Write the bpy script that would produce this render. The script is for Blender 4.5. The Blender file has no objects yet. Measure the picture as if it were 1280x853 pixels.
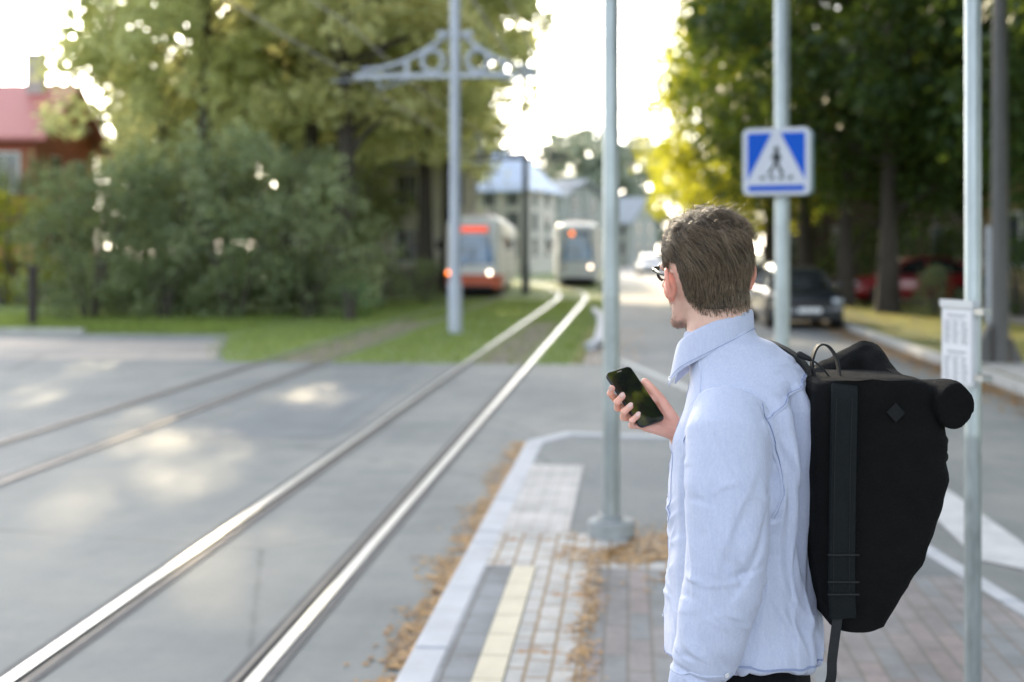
import bpy, bmesh, math, random
import numpy as np
from mathutils import Vector, Matrix, noise
from mathutils.bvhtree import BVHTree
random.seed(7); np.random.seed(7)
R = math.radians
scene = bpy.context.scene
C = scene.collection

# ------------------------------------------------------------------ camera frame
TH = R(5.25); F = 1600.0; HZ = 312.0; CAMH = 1.85; PZ = 0.12
RT = Vector((math.cos(TH), math.sin(TH), 0)); FW = Vector((-math.sin(TH), math.cos(TH), 0))
def at(px, py, d):
    return Vector((0, 0, CAMH)) + RT*((px-640)/F*d) + FW*d + Vector((0, 0, (HZ-py)/F*d))
def gp(px, py, z=0.0):
    return at(px, py, F*(CAMH-z)/(py-HZ))
def curve_x(y):                       # the tracks run straight, then bend gently to the left far away
    return 0.0 if y < 46 else (-.012*(y-46)**2 if y < 60 else -2.35-.336*(y-60)) * .45

# ------------------------------------------------------------------ object helpers
def link(o, parent=None):
    C.objects.link(o)
    if parent is not None: o.parent = parent
    return o
def tag(o, label=None, cat=None, group=None, kind=None):
    if label: o['label'] = label
    if cat: o['category'] = cat
    if group: o['group'] = group
    if kind: o['kind'] = kind
    return o
def thing(name, label, cat, loc=(0, 0, 0), rz=0, group=None):
    o = bpy.data.objects.new(name, None); o.empty_display_size = .2
    o.location = loc; o.rotation_euler = (0, 0, rz)
    link(o); tag(o, label, cat, group); return o
def copy_tree(o, parent=None):
    c = o.copy(); link(c)
    if parent is not None: c.parent = parent
    for ch in list(o.children): copy_tree(ch, c)
    return c

class MB:
    """collects shapes into one mesh"""
    def __init__(s): s.v = []; s.f = []; s.m = []; s.cur = 0
    def add(s, vs, fs):
        b = len(s.v); s.v += [tuple(p) for p in vs]
        s.f += [tuple(i+b for i in f) for f in fs]; s.m += [s.cur]*len(fs); return s
    def box(s, a, b):
        x0, y0, z0 = a; x1, y1, z1 = b
        return s.add([(x0,y0,z0),(x1,y0,z0),(x1,y1,z0),(x0,y1,z0),(x0,y0,z1),(x1,y0,z1),(x1,y1,z1),(x0,y1,z1)],
                     [(0,3,2,1),(4,5,6,7),(0,1,5,4),(1,2,6,5),(2,3,7,6),(3,0,4,7)])
    def rbox(s, a, b, r=.02, axis=2, seg=4):
        """box with the edges along `axis` rounded and small chamfers on its ends"""
        lo = [min(a[i], b[i]) for i in range(3)]; hi = [max(a[i], b[i]) for i in range(3)]
        i, j = [k for k in range(3) if k != axis]
        def ring(inset, t):
            rr = max(r-inset, 1e-4); out = []
            for cx, cy, a0 in ((hi[i]-r, hi[j]-r, 0), (lo[i]+r, hi[j]-r, 90), (lo[i]+r, lo[j]+r, 180), (hi[i]-r, lo[j]+r, 270)):
                for k in range(seg+1):
                    an = R(a0+90*k/seg); p = [0, 0, 0]
                    p[i] = cx+rr*math.cos(an); p[j] = cy+rr*math.sin(an); p[axis] = t; out.append(tuple(p))
            return out
        c = min(r*.35, (hi[axis]-lo[axis])*.3)
        return s.loft([ring(c, lo[axis]), ring(0, lo[axis]+c), ring(0, hi[axis]-c), ring(c, hi[axis])])
    def loft(s, rings, caps=True, closed=True):
        n = len(rings[0]); b = len(s.v); vs = [p for r_ in rings for p in r_]; fs = []
        for k in range(len(rings)-1):
            for q in range(n if closed else n-1):
                fs.append((k*n+q, k*n+(q+1) % n, (k+1)*n+(q+1) % n, (k+1)*n+q))
        if caps: fs.append(tuple(range(n))[::-1]); fs.append(tuple((len(rings)-1)*n+q for q in range(n)))
        return s.add(vs, fs)
    def tube(s, pts, rad, n=12, ends=False, flat=None):
        """tube along pts; rad a number, a list, or a list of (ra, rb); ends=True rounds both ends"""
        pts = [Vector(p) for p in pts]; m = len(pts)
        rr = [rad]*m if isinstance(rad, (int, float)) else list(rad)
        rr = [(q, q) if isinstance(q, (int, float)) else q for q in rr]
        tang = []
        for k in range(m):
            t = pts[min(k+1, m-1)]-pts[max(k-1, 0)]; tang.append(t.normalized())
        ref = Vector(flat) if flat else (Vector((0, 0, 1)) if abs(tang[0].z) < .9 else Vector((1, 0, 0)))
        rings = []
        def ring(p, t, ra, rb):
            a = (ref-t*ref.dot(t)).normalized(); b_ = t.cross(a)
            return [p+a*(ra*math.cos(2*math.pi*q/n))+b_*(rb*math.sin(2*math.pi*q/n)) for q in range(n)]
        if ends:
            for k in (3, 2, 1):
                an = k*R(28); e = math.cos(an); o = math.sin(an)*min(rr[0])
                rings.append(ring(pts[0]-tang[0]*o, tang[0], rr[0][0]*e, rr[0][1]*e))
        for k in range(m): rings.append(ring(pts[k], tang[k], *rr[k]))
        if ends:
            for k in (1, 2, 3):
                an = k*R(28); e = math.cos(an); o = math.sin(an)*min(rr[-1])
                rings.append(ring(pts[-1]+tang[-1]*o, tang[-1], rr[-1][0]*e, rr[-1][1]*e))
        return s.loft(rings)
    def cyl(s, a, b, r0, r1=None, n=20): return s.tube([a, b], [r0, r0 if r1 is None else r1], n)
    def lathe(s, prof, c=(0, 0, 0), n=24):
        return s.loft([[(c[0]+r*math.cos(2*math.pi*q/n), c[1]+r*math.sin(2*math.pi*q/n), c[2]+z) for q in range(n)] for r, z in prof])
    def ell(s, c, r, n=16, m=10):
        rings = []
        for k in range(m+1):
            an = -math.pi/2+math.pi*(k*.98+.01*m)/m; e = math.cos(an)
            rings.append([(c[0]+r[0]*e*math.cos(2*math.pi*q/n), c[1]+r[1]*e*math.sin(2*math.pi*q/n), c[2]+r[2]*math.sin(an)) for q in range(n)])
        return s.loft(rings)
    def quad(s, *p): return s.add(p, [tuple(range(len(p)))])
    def prism(s, poly, y0, y1, axis=1):
        """extrude a 2-D polygon along an axis"""
        def P(a, b, t):
            return (a, t, b) if axis == 1 else ((t, a, b) if axis == 0 else (a, b, t))
        n = len(poly); vs = [P(a, b, y0) for a, b in poly]+[P(a, b, y1) for a, b in poly]
        fs = [tuple(range(n)), tuple(range(2*n-1, n-1, -1))]+[(k, k+n, (k+1) % n+n, (k+1) % n) for k in range(n)]
        return s.add(vs, fs)
    def xf(s, M, start=0):
        for k in range(start, len(s.v)): s.v[k] = tuple(M @ Vector(s.v[k]))
        return s
    def mesh(s, name, fix=True):
        me = bpy.data.meshes.new(name); me.from_pydata(s.v, [], s.f); me.update()
        if fix:
            bm = bmesh.new(); bm.from_mesh(me); bmesh.ops.recalc_face_normals(bm, faces=bm.faces); bm.to_mesh(me); bm.free()
        return me
    def build(s, name, mat, parent=None, smooth=False, bevel=0, fix=True):
        me = s.mesh(name, fix)
        for m_ in (mat if isinstance(mat, (list, tuple)) else [mat]): me.materials.append(m_)
        if isinstance(mat, (list, tuple)): me.polygons.foreach_set('material_index', s.m)
        o = bpy.data.objects.new(name, me); link(o, parent)
        if smooth: shade(me, smooth if not isinstance(smooth, bool) else 40)
        if bevel:
            md = o.modifiers.new('bevel', 'BEVEL'); md.width = bevel; md.segments = 2; md.limit_method = 'ANGLE'
        return o
def shade(me, ang=40):
    me.polygons.foreach_set('use_smooth', [True]*len(me.polygons))
    try: me.set_sharp_from_angle(angle=R(ang))
    except Exception: pass
def raw(name, v, f, mat, parent=None, smooth=False):
    """numpy arrays to one mesh object"""
    me = bpy.data.meshes.new(name)
    v = np.asarray(v, dtype=np.float32); f = np.asarray(f, dtype=np.int32); k = f.shape[1]
    me.vertices.add(len(v)); me.vertices.foreach_set('co', v.ravel())
    me.loops.add(f.size); me.loops.foreach_set('vertex_index', f.ravel())
    me.polygons.add(len(f)); me.polygons.foreach_set('loop_start', np.arange(0, f.size, k, dtype=np.int32))
    me.update(calc_edges=True); me.validate()
    if smooth: me.polygons.foreach_set('use_smooth', [True]*len(me.polygons))
    me.materials.append(mat)
    o = bpy.data.objects.new(name, me); link(o, parent); return o

# ------------------------------------------------------------------ materials
def srgb(r, g, b):
    f = lambda c: (c/255/12.92) if c/255 <= .04045 else ((c/255+.055)/1.055)**2.4
    return (f(r), f(g), f(b), 1)
class NT:
    def __init__(s, name):
        s.m = bpy.data.materials.new(name); s.m.use_nodes = True; s.t = s.m.node_tree; s.t.nodes.clear()
        s.out = s.n('ShaderNodeOutputMaterial')
    def n(s, typ, inp=None, **kw):
        nd = s.t.nodes.new(typ)
        for k, v in kw.items(): setattr(nd, k, v)
        for k, v in (inp or {}).items(): s.set(nd, k, v)
        return nd
    def set(s, nd, k, v):
        if isinstance(v, bpy.types.NodeSocket): s.t.links.new(v, nd.inputs[k])
        else: nd.inputs[k].default_value = v
    def coord(s, scale=(1, 1, 1), kind='Object'):
        tc = s.n('ShaderNodeTexCoord'); mp = s.n('ShaderNodeMapping', {'Vector': tc.outputs[kind], 'Scale': scale})
        return mp.outputs[0]
    def noise(s, vec, scale, detail=4, rough=.55):
        return s.n('ShaderNodeTexNoise', {'Vector': vec, 'Scale': scale, 'Detail': detail, 'Roughness': rough}).outputs['Fac']
    def ramp(s, fac, stops):
        r = s.n('ShaderNodeValToRGB', {'Fac': fac}); e = r.color_ramp.elements
        while len(e) < len(stops): e.new(.5)
        for k, (p, c) in enumerate(stops):
            e[k].position = p; e[k].color = c if not isinstance(c, (int, float)) else (c, c, c, 1)
        return r.outputs['Color']
    def mix(s, fac, a, b, mode='MIX'):
        m = s.n('ShaderNodeMix', data_type='RGBA', blend_type=mode)
        s.set(m, 0, fac); s.set(m, 6, a); s.set(m, 7, b); return m.outputs[2]
    def math(s, op, a, b=0.0):
        m = s.n('ShaderNodeMath', operation=op); s.set(m, 0, a); s.set(m, 1, b); return m.outputs[0]
    def bump(s, h, strength=.3, dist=.01):
        return s.n('ShaderNodeBump', {'Height': h, 'Strength': strength, 'Distance': dist}).outputs[0]
    def pbr(s, **kw):
        p = s.n('ShaderNodeBsdfPrincipled')
        for k, v in kw.items(): s.set(p, k.replace('_', ' '), v)
        s.t.links.new(p.outputs[0], s.out.inputs['Surface']); return p
    def surf(s, sock): s.t.links.new(sock, s.out.inputs['Surface']); return s.m
def c3(r, g, b): return (r, g, b, 1)
def sc(c, k): return (c[0]*k, c[1]*k, c[2]*k, 1)
def M(name, col, rough=.6, var=.25, scale=6, metal=0, bump=.0, bscale=60, spec=.5, stretch=(1, 1, 1)):
    """general paint / metal / plaster with uneven colour and roughness"""
    t = NT(name); v = t.coord(stretch)
    n1 = t.noise(v, scale); n2 = t.noise(v, scale*7, 3)
    f = t.math('ADD', t.math('MULTIPLY', n1, .7), t.math('MULTIPLY', n2, .3))
    colr = t.ramp(f, [(.3, sc(col, 1-var)), (.7, sc(col, 1+var*.6))])
    ro = t.n('ShaderNodeMapRange', {'Value': n2, 'From Min': .3, 'From Max': .7, 'To Min': max(rough-.1, .02), 'To Max': min(rough+.1, 1)}).outputs[0]
    kw = dict(Base_Color=colr, Roughness=ro, Metallic=metal)
    if bump: kw['Normal'] = t.bump(t.noise(v, bscale, 4), bump, .004)
    p = t.pbr(**kw); p.inputs['Specular IOR Level'].default_value = spec
    return t.m
def emis(name, col, power):
    t = NT(name); v = t.coord(); n1 = t.noise(v, 30)
    t.surf(t.n('ShaderNodeEmission', {'Color': t.ramp(n1, [(.3, sc(col, .8)), (.7, col)]), 'Strength': power}).outputs[0]); return t.m
def glass(name, tint, rough=.06, mirror=.5):
    """window pane seen from outside: dark interior with sky reflection"""
    t = NT(name); v = t.coord()
    p = t.pbr(Base_Color=t.ramp(t.noise(v, 1.5), [(.35, sc(tint, .5)), (.65, sc(tint, 1.3))]), Roughness=rough)
    p.inputs['Specular IOR Level'].default_value = mirror; p.inputs['Coat Weight'].default_value = .6; p.inputs['Coat Roughness'].default_value = .03
    return t.m
def leafmat(name, dark, light, trans, tw=.45):
    t = NT(name)
    rnd = t.n('ShaderNodeNewGeometry').outputs['Random Per Island']
    cl = t.noise(t.coord(), .55, 3)
    f = t.math('ADD', t.math('MULTIPLY', rnd, .55), t.math('MULTIPLY', cl, .5))
    col = t.ramp(f, [(.25, dark), (.8, light)])
    tr = t.ramp(f, [(.25, sc(trans, .6)), (.8, trans)])
    d = t.n('ShaderNodeBsdfPrincipled', {'Base Color': col, 'Roughness': .5}); d.inputs['Specular IOR Level'].default_value = .3
    tb = t.n('ShaderNodeBsdfTranslucent', {'Color': tr})
    mx = t.n('ShaderNodeMixShader', {0: tw, 1: d.outputs[0], 2: tb.outputs[0]})
    t.surf(mx.outputs[0]); return t.m
SKY_STRENGTH = 0.72; SUN_STRENGTH = 8.0
# ------------------------------------------------------------------ world, sun, camera
SUN_AZ = R(-16.5); SUN_EL = R(17)        # azimuth measured from +Y (street), negative = to the left
w = bpy.data.worlds.new('World'); scene.world = w; w.use_nodes = True
nt = w.node_tree; nt.nodes.clear()
sky = nt.nodes.new('ShaderNodeTexSky'); sky.sky_type = 'NISHITA'; sky.sun_disc = False
sky.sun_elevation = SUN_EL; sky.sun_rotation = SUN_AZ; sky.dust_density = 2.2; sky.air_density = 1.0; sky.ozone_density = 2.0
bg = nt.nodes.new('ShaderNodeBackground'); bg.inputs['Strength'].default_value = SKY_STRENGTH
wo = nt.nodes.new('ShaderNodeOutputWorld')
hs = nt.nodes.new('ShaderNodeHueSaturation'); hs.inputs['Saturation'].default_value = .42
nt.links.new(sky.outputs[0], hs.inputs['Color']); nt.links.new(hs.outputs[0], bg.inputs['Color']); nt.links.new(bg.outputs[0], wo.inputs['Surface'])
sd = bpy.data.lights.new('sun', 'SUN'); sd.energy = SUN_STRENGTH; sd.angle = R(.6); sd.color = (1, .82, .54)
so = bpy.data.objects.new('sun', sd); link(so)
sdir = Vector((math.sin(SUN_AZ)*math.cos(SUN_EL), math.cos(SUN_AZ)*math.cos(SUN_EL), math.sin(SUN_EL)))
so.rotation_euler = sdir.to_track_quat('Z', 'Y').to_euler(); so.location = (-20, 30, 40)

cam = bpy.data.cameras.new('camera'); co = bpy.data.objects.new('camera', cam); link(co); scene.camera = co
co.location = (0, 0, CAMH); co.rotation_euler = (R(90), 0, TH)
cam.sensor_width = 36; cam.lens = F/1280*36; cam.shift_y = -(426.5-HZ)/1280
cam.clip_start = .05; cam.clip_end = 3000
cam.dof.use_dof = True; cam.dof.focus_distance = 2.45; cam.dof.aperture_fstop = 2.3; cam.dof.aperture_blades = 9
scene.view_settings.view_transform = 'Standard'; scene.view_settings.look = 'None'; scene.view_settings.exposure = 0; scene.view_settings.gamma = 1
try:
    scene.cycles.use_denoising = True; scene.cycles.denoiser = 'OPENIMAGEDENOISE'
    scene.cycles.max_bounces = 8; scene.cycles.transparent_max_bounces = 6; scene.cycles.volume_bounces = 0
    scene.cycles.sample_clamp_indirect = 8; scene.cycles.caustics_reflective = False; scene.cycles.caustics_refractive = False
except Exception: pass

# ------------------------------------------------------------------ ground materials
def asphalt(name, base, warm=.0, patch=1.0):
    t = NT(name); v = t.coord()
    big = t.noise(v, .35, 5); mid = t.noise(v, 2.2, 5, .65); fine = t.noise(v, 120, 3, .7)
    streak = t.noise(t.coord((3.0, .16, 1)), 1.0, 4)
    f = t.math('ADD', t.math('ADD', t.math('MULTIPLY', big, .4), t.math('MULTIPLY', mid, .25)), t.math('ADD', t.math('MULTIPLY', fine, .30), t.math('MULTIPLY', streak, .10)))
    col = t.ramp(f, [(.36, sc(base, .58)), (.50, base), (.64, (base[0]*1.55+.01*warm, base[1]*1.47, base[2]*1.34, 1))])
    vor = t.n('ShaderNodeTexVoronoi', {'Vector': v, 'Scale': .32}, feature='DISTANCE_TO_EDGE').outputs[0]
    wob = t.math('ADD', vor, t.math('MULTIPLY', t.noise(v, 6, 5), .02))
    crack = t.ramp(wob, [(.008, .62), (.016, 1)])
    col = t.mix(1.0, col, crack, 'MULTIPLY')
    p = t.pbr(Base_Color=col, Roughness=t.n('ShaderNodeMapRange', {'Value': mid, 'To Min': .62, 'To Max': .88}).outputs[0],
              Normal=t.bump(t.math('ADD', fine, t.math('MULTIPLY', mid, .5)), .35, .006))
    p.inputs['Specular IOR Level'].default_value = .35
    return t.m
def pavers(name, c1, c2, mortar, bw, bh, gap, offs=.5, debris=.0):
    t = NT(name); v = t.coord(); tc = t.n('ShaderNodeTexCoord')
    rot = t.n('ShaderNodeMapping', {'Vector': tc.outputs['Object'], 'Rotation': (0, 0, R(90))}).outputs[0]
    warp = t.n('ShaderNodeVectorMath', {0: rot, 1: (0, 0, 0)}, operation='ADD')
    nz = t.n('ShaderNodeTexNoise', {'Vector': rot, 'Scale': 9}).outputs['Color']
    t.set(warp, 1, t.n('ShaderNodeVectorMath', {0: nz, 1: (.012, .012, 0)}, operation='MULTIPLY').outputs[0])
    b = t.n('ShaderNodeTexBrick', {'Vector': warp.outputs[0], 'Color1': c1, 'Color2': c2, 'Mortar': mortar, 'Scale': 1.0, 'Mortar Size': gap, 'Mortar Smooth': .25,
            'Bias': 0.0, 'Brick Width': bw, 'Row Height': bh}); b.offset = offs
    sp = t.ramp(t.noise(v, 3.0, 5, .7), [(.35, .72), (.65, 1.15)])
    col = t.mix(1.0, b.outputs['Color'], sp, 'MULTIPLY')
    if debris:
        dmask = t.ramp(t.noise(v, 4.5, 6, .75), [(debris, 0), (debris+.05, 1)])
        col = t.mix(dmask, col, c3(.30, .15, .045))
    fine = t.noise(v, 150, 3)
    h = t.math('SUBTRACT', t.math('MULTIPLY', fine, .25), b.outputs['Fac'])
    t.pbr(Base_Color=col, Roughness=.8, Normal=t.bump(h, .45, .006)); return t.m
def soil_grass(name, g1, g2, dry):
    t = NT(name); v = t.coord()
    n1 = t.noise(v, .7, 5); n2 = t.noise(v, 18, 5, .7)
    f = t.math('ADD', t.math('MULTIPLY', n1, .55), t.math('MULTIPLY', n2, .45))
    col = t.ramp(f, [(.32, g1), (.52, g2), (.68, dry)])
    t.pbr(Base_Color=col, Roughness=.9, Normal=t.bump(n2, .8, .03)); return t.m

m_road = asphalt('asphalt', c3(.178, .190, .186), 1)
m_street = asphalt('street_asphalt', c3(.15, .165, .175))
m_pad = asphalt('worn_concrete', c3(.32, .29, .26), 1)
m_plat = asphalt('platform_asphalt', c3(.14, .155, .16))
m_conc = M('kerb_concrete', c3(.42, .41, .39), .85, .3, 3, bump=.3)
m_white = M('road_paint', c3(.52, .52, .515), .7, .25, 5, bump=.2, bscale=120)
m_kerbw = M('kerb_white', c3(.44, .45, .475), .75, .2, 4, bump=.25, bscale=90)
m_yellow = M('tactile_paint', c3(.56, .50, .37), .7, .16, 6, bump=.25, bscale=90)
m_grass = soil_grass('turf', c3(.11, .165, .04), c3(.18, .24, .07), c3(.32, .31, .15))
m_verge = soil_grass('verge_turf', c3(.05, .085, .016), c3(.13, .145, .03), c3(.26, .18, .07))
m_earth = soil_grass('earth', c3(.04, .06, .02), c3(.07, .08, .03), c3(.12, .10, .06))
m_pinkp = pavers('pavers_grey_pink', c3(.175, .19, .195), c3(.235, .195, .185), c3(.16, .145, .13), .42, .105, .010, .5, debris=.68)
m_greyp = pavers('pavers_dark_grey', c3(.18, .19, .20), c3(.22, .23, .24), c3(.12, .12, .12), .30, .15, .008)
m_lightp = pavers('pavers_light_grey', c3(.40, .39, .37), c3(.47, .45, .42), c3(.27, .20, .13), .21, .105, .010, debris=.57)
m_slab = pavers('pavers_pale', c3(.45, .43, .41), c3(.48, .46, .44), c3(.38, .35, .31), .20, .10, .006)

def sheet(name, poly, z, mat, parent=None):
    return MB().quad(*[(p[0], p[1], z) for p in poly]).build(name, mat, parent, fix=True)
def S(o): o['kind'] = 'structure'; return o
def up(o):
    me = o.data
    if me.polygons[0].normal.z < 0: me.flip_normals()
    return o
G = 900
S(up(sheet('ground', [(-G, -G), (G, -G), (G, G), (-G, G)], -.016, m_earth)))
S(up(sheet('road', [(-70, -14), (5.1, -14), (5.1, 20.6), (-6.6, 20.6), (-7.2, 22.0), (-8.6, 27), (-70, 27)], 0, m_road)))
S(up(sheet('street', [(-.75, 20.6), (5.1, 20.6), (5.1, 50), (4.6, 300), (-3.2, 300), (-1.0, 60)], 0, m_street)))
S(up(sheet('sun_painted_street', [(-.85, 44), (5.0, 44), (4.6, 200), (-2.4, 200), (-1.0, 60)], .004, asphalt('sun_painted_asphalt', c3(.36, .34, .31), 1))))  # far asphalt coloured paler to stand for sunlight on it
S(up(sheet('concrete_pad', [(-13.5, 20.8), (-6.9, 20.8), (-8.0, 24.6), (-16, 26.2)], .004, m_pad)))
S(up(sheet('track_bed_turf', [(-6.6, 20.6), (-.85, 20.6), (-.85, 40), (-1.6, 70), (-6, 300), (-16, 300), (-9.5, 60), (-8.6, 27), (-7.2, 22.0)], -.004, m_grass)))
S(up(sheet('lawn', [(-70, 27), (-8.6, 27), (-9.5, 60), (-30, 300), (-70, 300)], -.006, m_grass)))
# tar seams and repair patches in the road
for k, (x0, y0, x1, y1) in enumerate([(-9.5, 6.0, -6.9, 11.5), (-4.3, 12.2, -2.9, 17.5)]):
    S(up(sheet('road_patch', [(x0, y0), (x1, y0+.2), (x1-.1, y1), (x0+.15, y1-.1)], .004, m_street)))
sand = NT('track_sand'); _v = sand.coord()
sand.pbr(Base_Color=sand.ramp(sand.noise(_v, 3, 5), [(.35, c3(.10, .085, .06)), (.65, c3(.24, .20, .14))]), Roughness=.95)
for x0, x1 in ((-5.85, -5.1), (-2.5, -1.75)):
    S(up(sheet('worn_track_centre', [(x0, 20.7), (x1, 20.7), (x1-.05, 33), (x0+.1, 33)], .0, sand.m)))

# ------------------------------------------------------------------ tram tracks
m_rail = M('rail_steel', c3(.50, .51, .51), .40, .2, 3, metal=1, stretch=(8, .3, 1))
m_railold = M('rail_dull', c3(.24, .22, .20), .6, .25, 3, metal=.5, stretch=(8, .3, 1))
m_groove = M('rail_groove', c3(.02, .02, .02), .9, .3, 5)
m_seal = M('rail_seal', c3(.09, .09, .09), .8, .3, 4)
ys = [-3, 0, 4, 8, 12, 16, 20.6]+[20.6+k*3 for k in range(1, 30)]
def strip(off0, off1, z, base, y_to=110):
    yy = [y for y in ys if y <= y_to]; vs = []; fs = []
    for y in yy:
        x = base+curve_x(y); vs += [(x+off0, y, z), (x+off1, y, z)]
    fs = [(2*k, 2*k+1, 2*k+3, 2*k+2) for k in range(len(yy)-1)]
    return vs, fs
def track(xl, xr, label, m_l):
    t = thing('tram_track', label, 'tram track', (0, 0, 0), 0, 'tram tracks in the road')
    for base, side in ((xl, 1), (xr, -1)):
        mb = MB()
        a, f1 = strip(-.029, .029, .012, base); mb.add(a, f1)
        a, f1 = strip(.034, .036, .012, base); n = len(a)//2
        for s_ in (-.029, .029):                      # the sides of the rail head
            vs = []
            for y in [q for q in ys if q <= 110]:
                x = base+curve_x(y); vs += [(x+s_, y, .012), (x+s_, y, -.03)]
            mb.add(vs, [(2*k, 2*k+1, 2*k+3, 2*k+2) for k in range(n-1)])
        r_ = mb.build('rail', m_l, t, fix=False)
        g = MB(); a, f1 = strip(side*.029, side*.072, .005, base); g.add(a, f1); a, f1 = strip(side*.072, side*.086, .008, base); lip = MB(); lip.add(a, f1); lip.build('groove_lip', m_railold, r_, fix=False); g.build('groove', m_groove, r_, fix=False)
        g = MB(); a, f1 = strip(-side*.029, -side*.080, .006, base, 20.6); g.add(a, f1); a, f1 = strip(side*.092, side*.125, .006, base, 20.6); g.add(a, f1)
        g.build('joint_sealant', m_seal, r_, fix=False)
    return t
track(-2.65, -1.60, 'shiny tram track nearest the platform running away to the trams', m_rail)
track(-6.0, -4.95, 'duller tram track farther left across the asphalt with worn rails', m_railold)

# ------------------------------------------------------------------ platform (a real step above the road)
plat = [(-.79, -4), (2.6, -4), (2.3, 3.3), (1.86, 6.27), (1.68, 7.5), (1.18, 10.9), (.95, 11.65), (-.52, 11.95), (-.79, 11.5)]
mb = MB(); n = len(plat)
mb.add([(x, y, PZ) for x, y in plat]+[(x, y, -.05) for x, y in plat], [tuple(range(n))]+[(k, (k+1) % n, (k+1) % n+n, k+n) for k in range(n)])
S(mb.build('platform', m_plat))
def band(poly, z0, z1, mat, name, bev=.012):
    mb = MB(); k = len(poly)
    mb.add([(x, y, z1) for x, y in poly]+[(x, y, z0) for x, y in poly], [tuple(range(k)), tuple(range(2*k-1, k-1, -1))]+[(q, (q+1) % k, (q+1) % k+k, q+k) for q in range(k)])
    return S(mb.build(name, mat, bevel=bev))
# white kerb stones, one after another with open joints
def kerb_run(pts, width, z1, mat, name='kerb', step=1.0, gap=.008):
    mb = MB(); out = []
    for (a, b) in zip(pts[:-1], pts[1:]):
        a = Vector((*a, 0)); b = Vector((*b, 0)); L = (b-a).length; d = (b-a)/L; nrm = Vector((d.y, -d.x, 0)); t0 = 0
        while t0 < L-.02:
            t1 = min(t0+step, L); p = a+d*(t0+gap/2); q = a+d*(t1-gap/2)
            out.append([p, q, q+nrm*width, p+nrm*width]); t0 = t1
    for c in out:
        jz = random.uniform(-.004, .004)
        mb.add([(v.x, v.y, z1+jz) for v in c]+[(v.x, v.y, -.06) for v in c], [(0, 1, 2, 3), (7, 6, 5, 4), (0, 4, 5, 1), (1, 5, 6, 2), (2, 6, 7, 3), (3, 7, 4, 0)])
    return S(mb.build(name, mat, bevel=.014))
kerb_run([(-.95, -3.5), (-.935, 7.8), (-.93, 11.5), (-.62, 12.1), (1.02, 11.82)], .16, PZ+.006, m_kerbw, 'platform_kerb')
kerb_run([(1.02, 11.82), (1.28, 10.9), (1.78, 7.5), (1.96, 6.27), (2.40, 3.3), (2.7, -3.5)], .12, PZ+.004, m_kerbw, 'platform_kerb')
zt = PZ+.004
S(up(sheet('dark_paving', [(-.785, -3.9), (-.635, -3.9), (-.635, 6.93), (-.785, 6.93)], zt, m_greyp)))
yl = MB(); y = -3.0
while y < 6.9:
    yl.box((-.630, y+.004, PZ-.02), (-.505, min(y+.296, 6.94), PZ+.010)); y += .3
S(yl.build('tactile_strip', m_yellow, bevel=.004))
S(up(sheet('light_paving', [(-.50, -3.9), (-.20, -3.9), (-.20, 6.94), (-.50, 6.94)], zt, m_lightp)))
S(up(sheet('cross_paving', [(-.785, 6.945), (.30, 6.945), (.28, 7.78), (-.785, 7.78)], zt, m_lightp)))
S(up(sheet('pale_paving', [(-.785, 7.785), (-.37, 7.785), (-.37, 10.25), (-.785, 10.25)], zt, m_slab)))
S(up(sheet('pink_grey_paving', [(-.195, -3.9), (2.5, -3.9), (2.25, 3.3), (1.82, 6.27), (1.74, 6.94), (-.195, 6.94)], zt, m_pinkp)))

# ------------------------------------------------------------------ markings in the street
def mark(poly, name='road_marking'): return S(up(sheet(name, poly, .008, m_white)))
def markpx(pts): return mark([tuple(gp(a, b))[:2] for a, b in pts])
markpx([(1150, 592), (1190, 617), (1320, 710), (1320, 722), (1222, 701), (1160, 640)])
mark([(-.45, 22.5), (-.33, 22.5), (1.62, 13.4), (1.48, 13.4)])
mark([(2.2, 24), (2.32, 24), (2.0, 60), (1.86, 60)])

# ------------------------------------------------------------------ right-hand side: kerb, verge, path
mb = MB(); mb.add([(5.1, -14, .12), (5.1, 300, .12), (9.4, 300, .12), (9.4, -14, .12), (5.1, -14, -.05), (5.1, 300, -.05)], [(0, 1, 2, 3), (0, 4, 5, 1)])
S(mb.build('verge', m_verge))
kerb_run([(4.95, 60), (4.98, 25), (5.0, -10)], -.17, .125, m_conc, 'kerb', 1.0)
S(up(sheet('pavement', [(5.2, 20), (6.0, 20), (6.15, 8), (6.3, -12), (5.2, -12)], .128, m_conc)))
S(up(sheet('footpath', [(9.0, -14), (11.2, -14), (11.2, 140), (9.0, 140)], .126, m_pad)))
S(up(sheet('garden', [(11.2, -14), (60, -14), (60, 140), (11.2, 140)], .10, m_grass)))
kerb_run([(-12, 27.2), (-40, 27.6)], .2, .10, m_conc, 'kerb', 1.0)
S(up(sheet('garden_path', [(-40, 31.2), (-15.5, 30.6), (-15.5, 31.8), (-40, 32.6)], .004, m_pad)))
# white rounded kerb island on the far side of the junction
isl = [(-.80+.62*math.cos(an)*1.0, 27.5+4.2*math.sin(an)) for an in [R(q) for q in range(0, 360, 20)]]
isl = [(-.62, 23.4), (-.50, 24.6), (-.52, 28), (-.62, 33), (-.95, 38)]
kerb_run(isl, -.20, .14, m_kerbw, 'island_kerb', 1.0)

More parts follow.
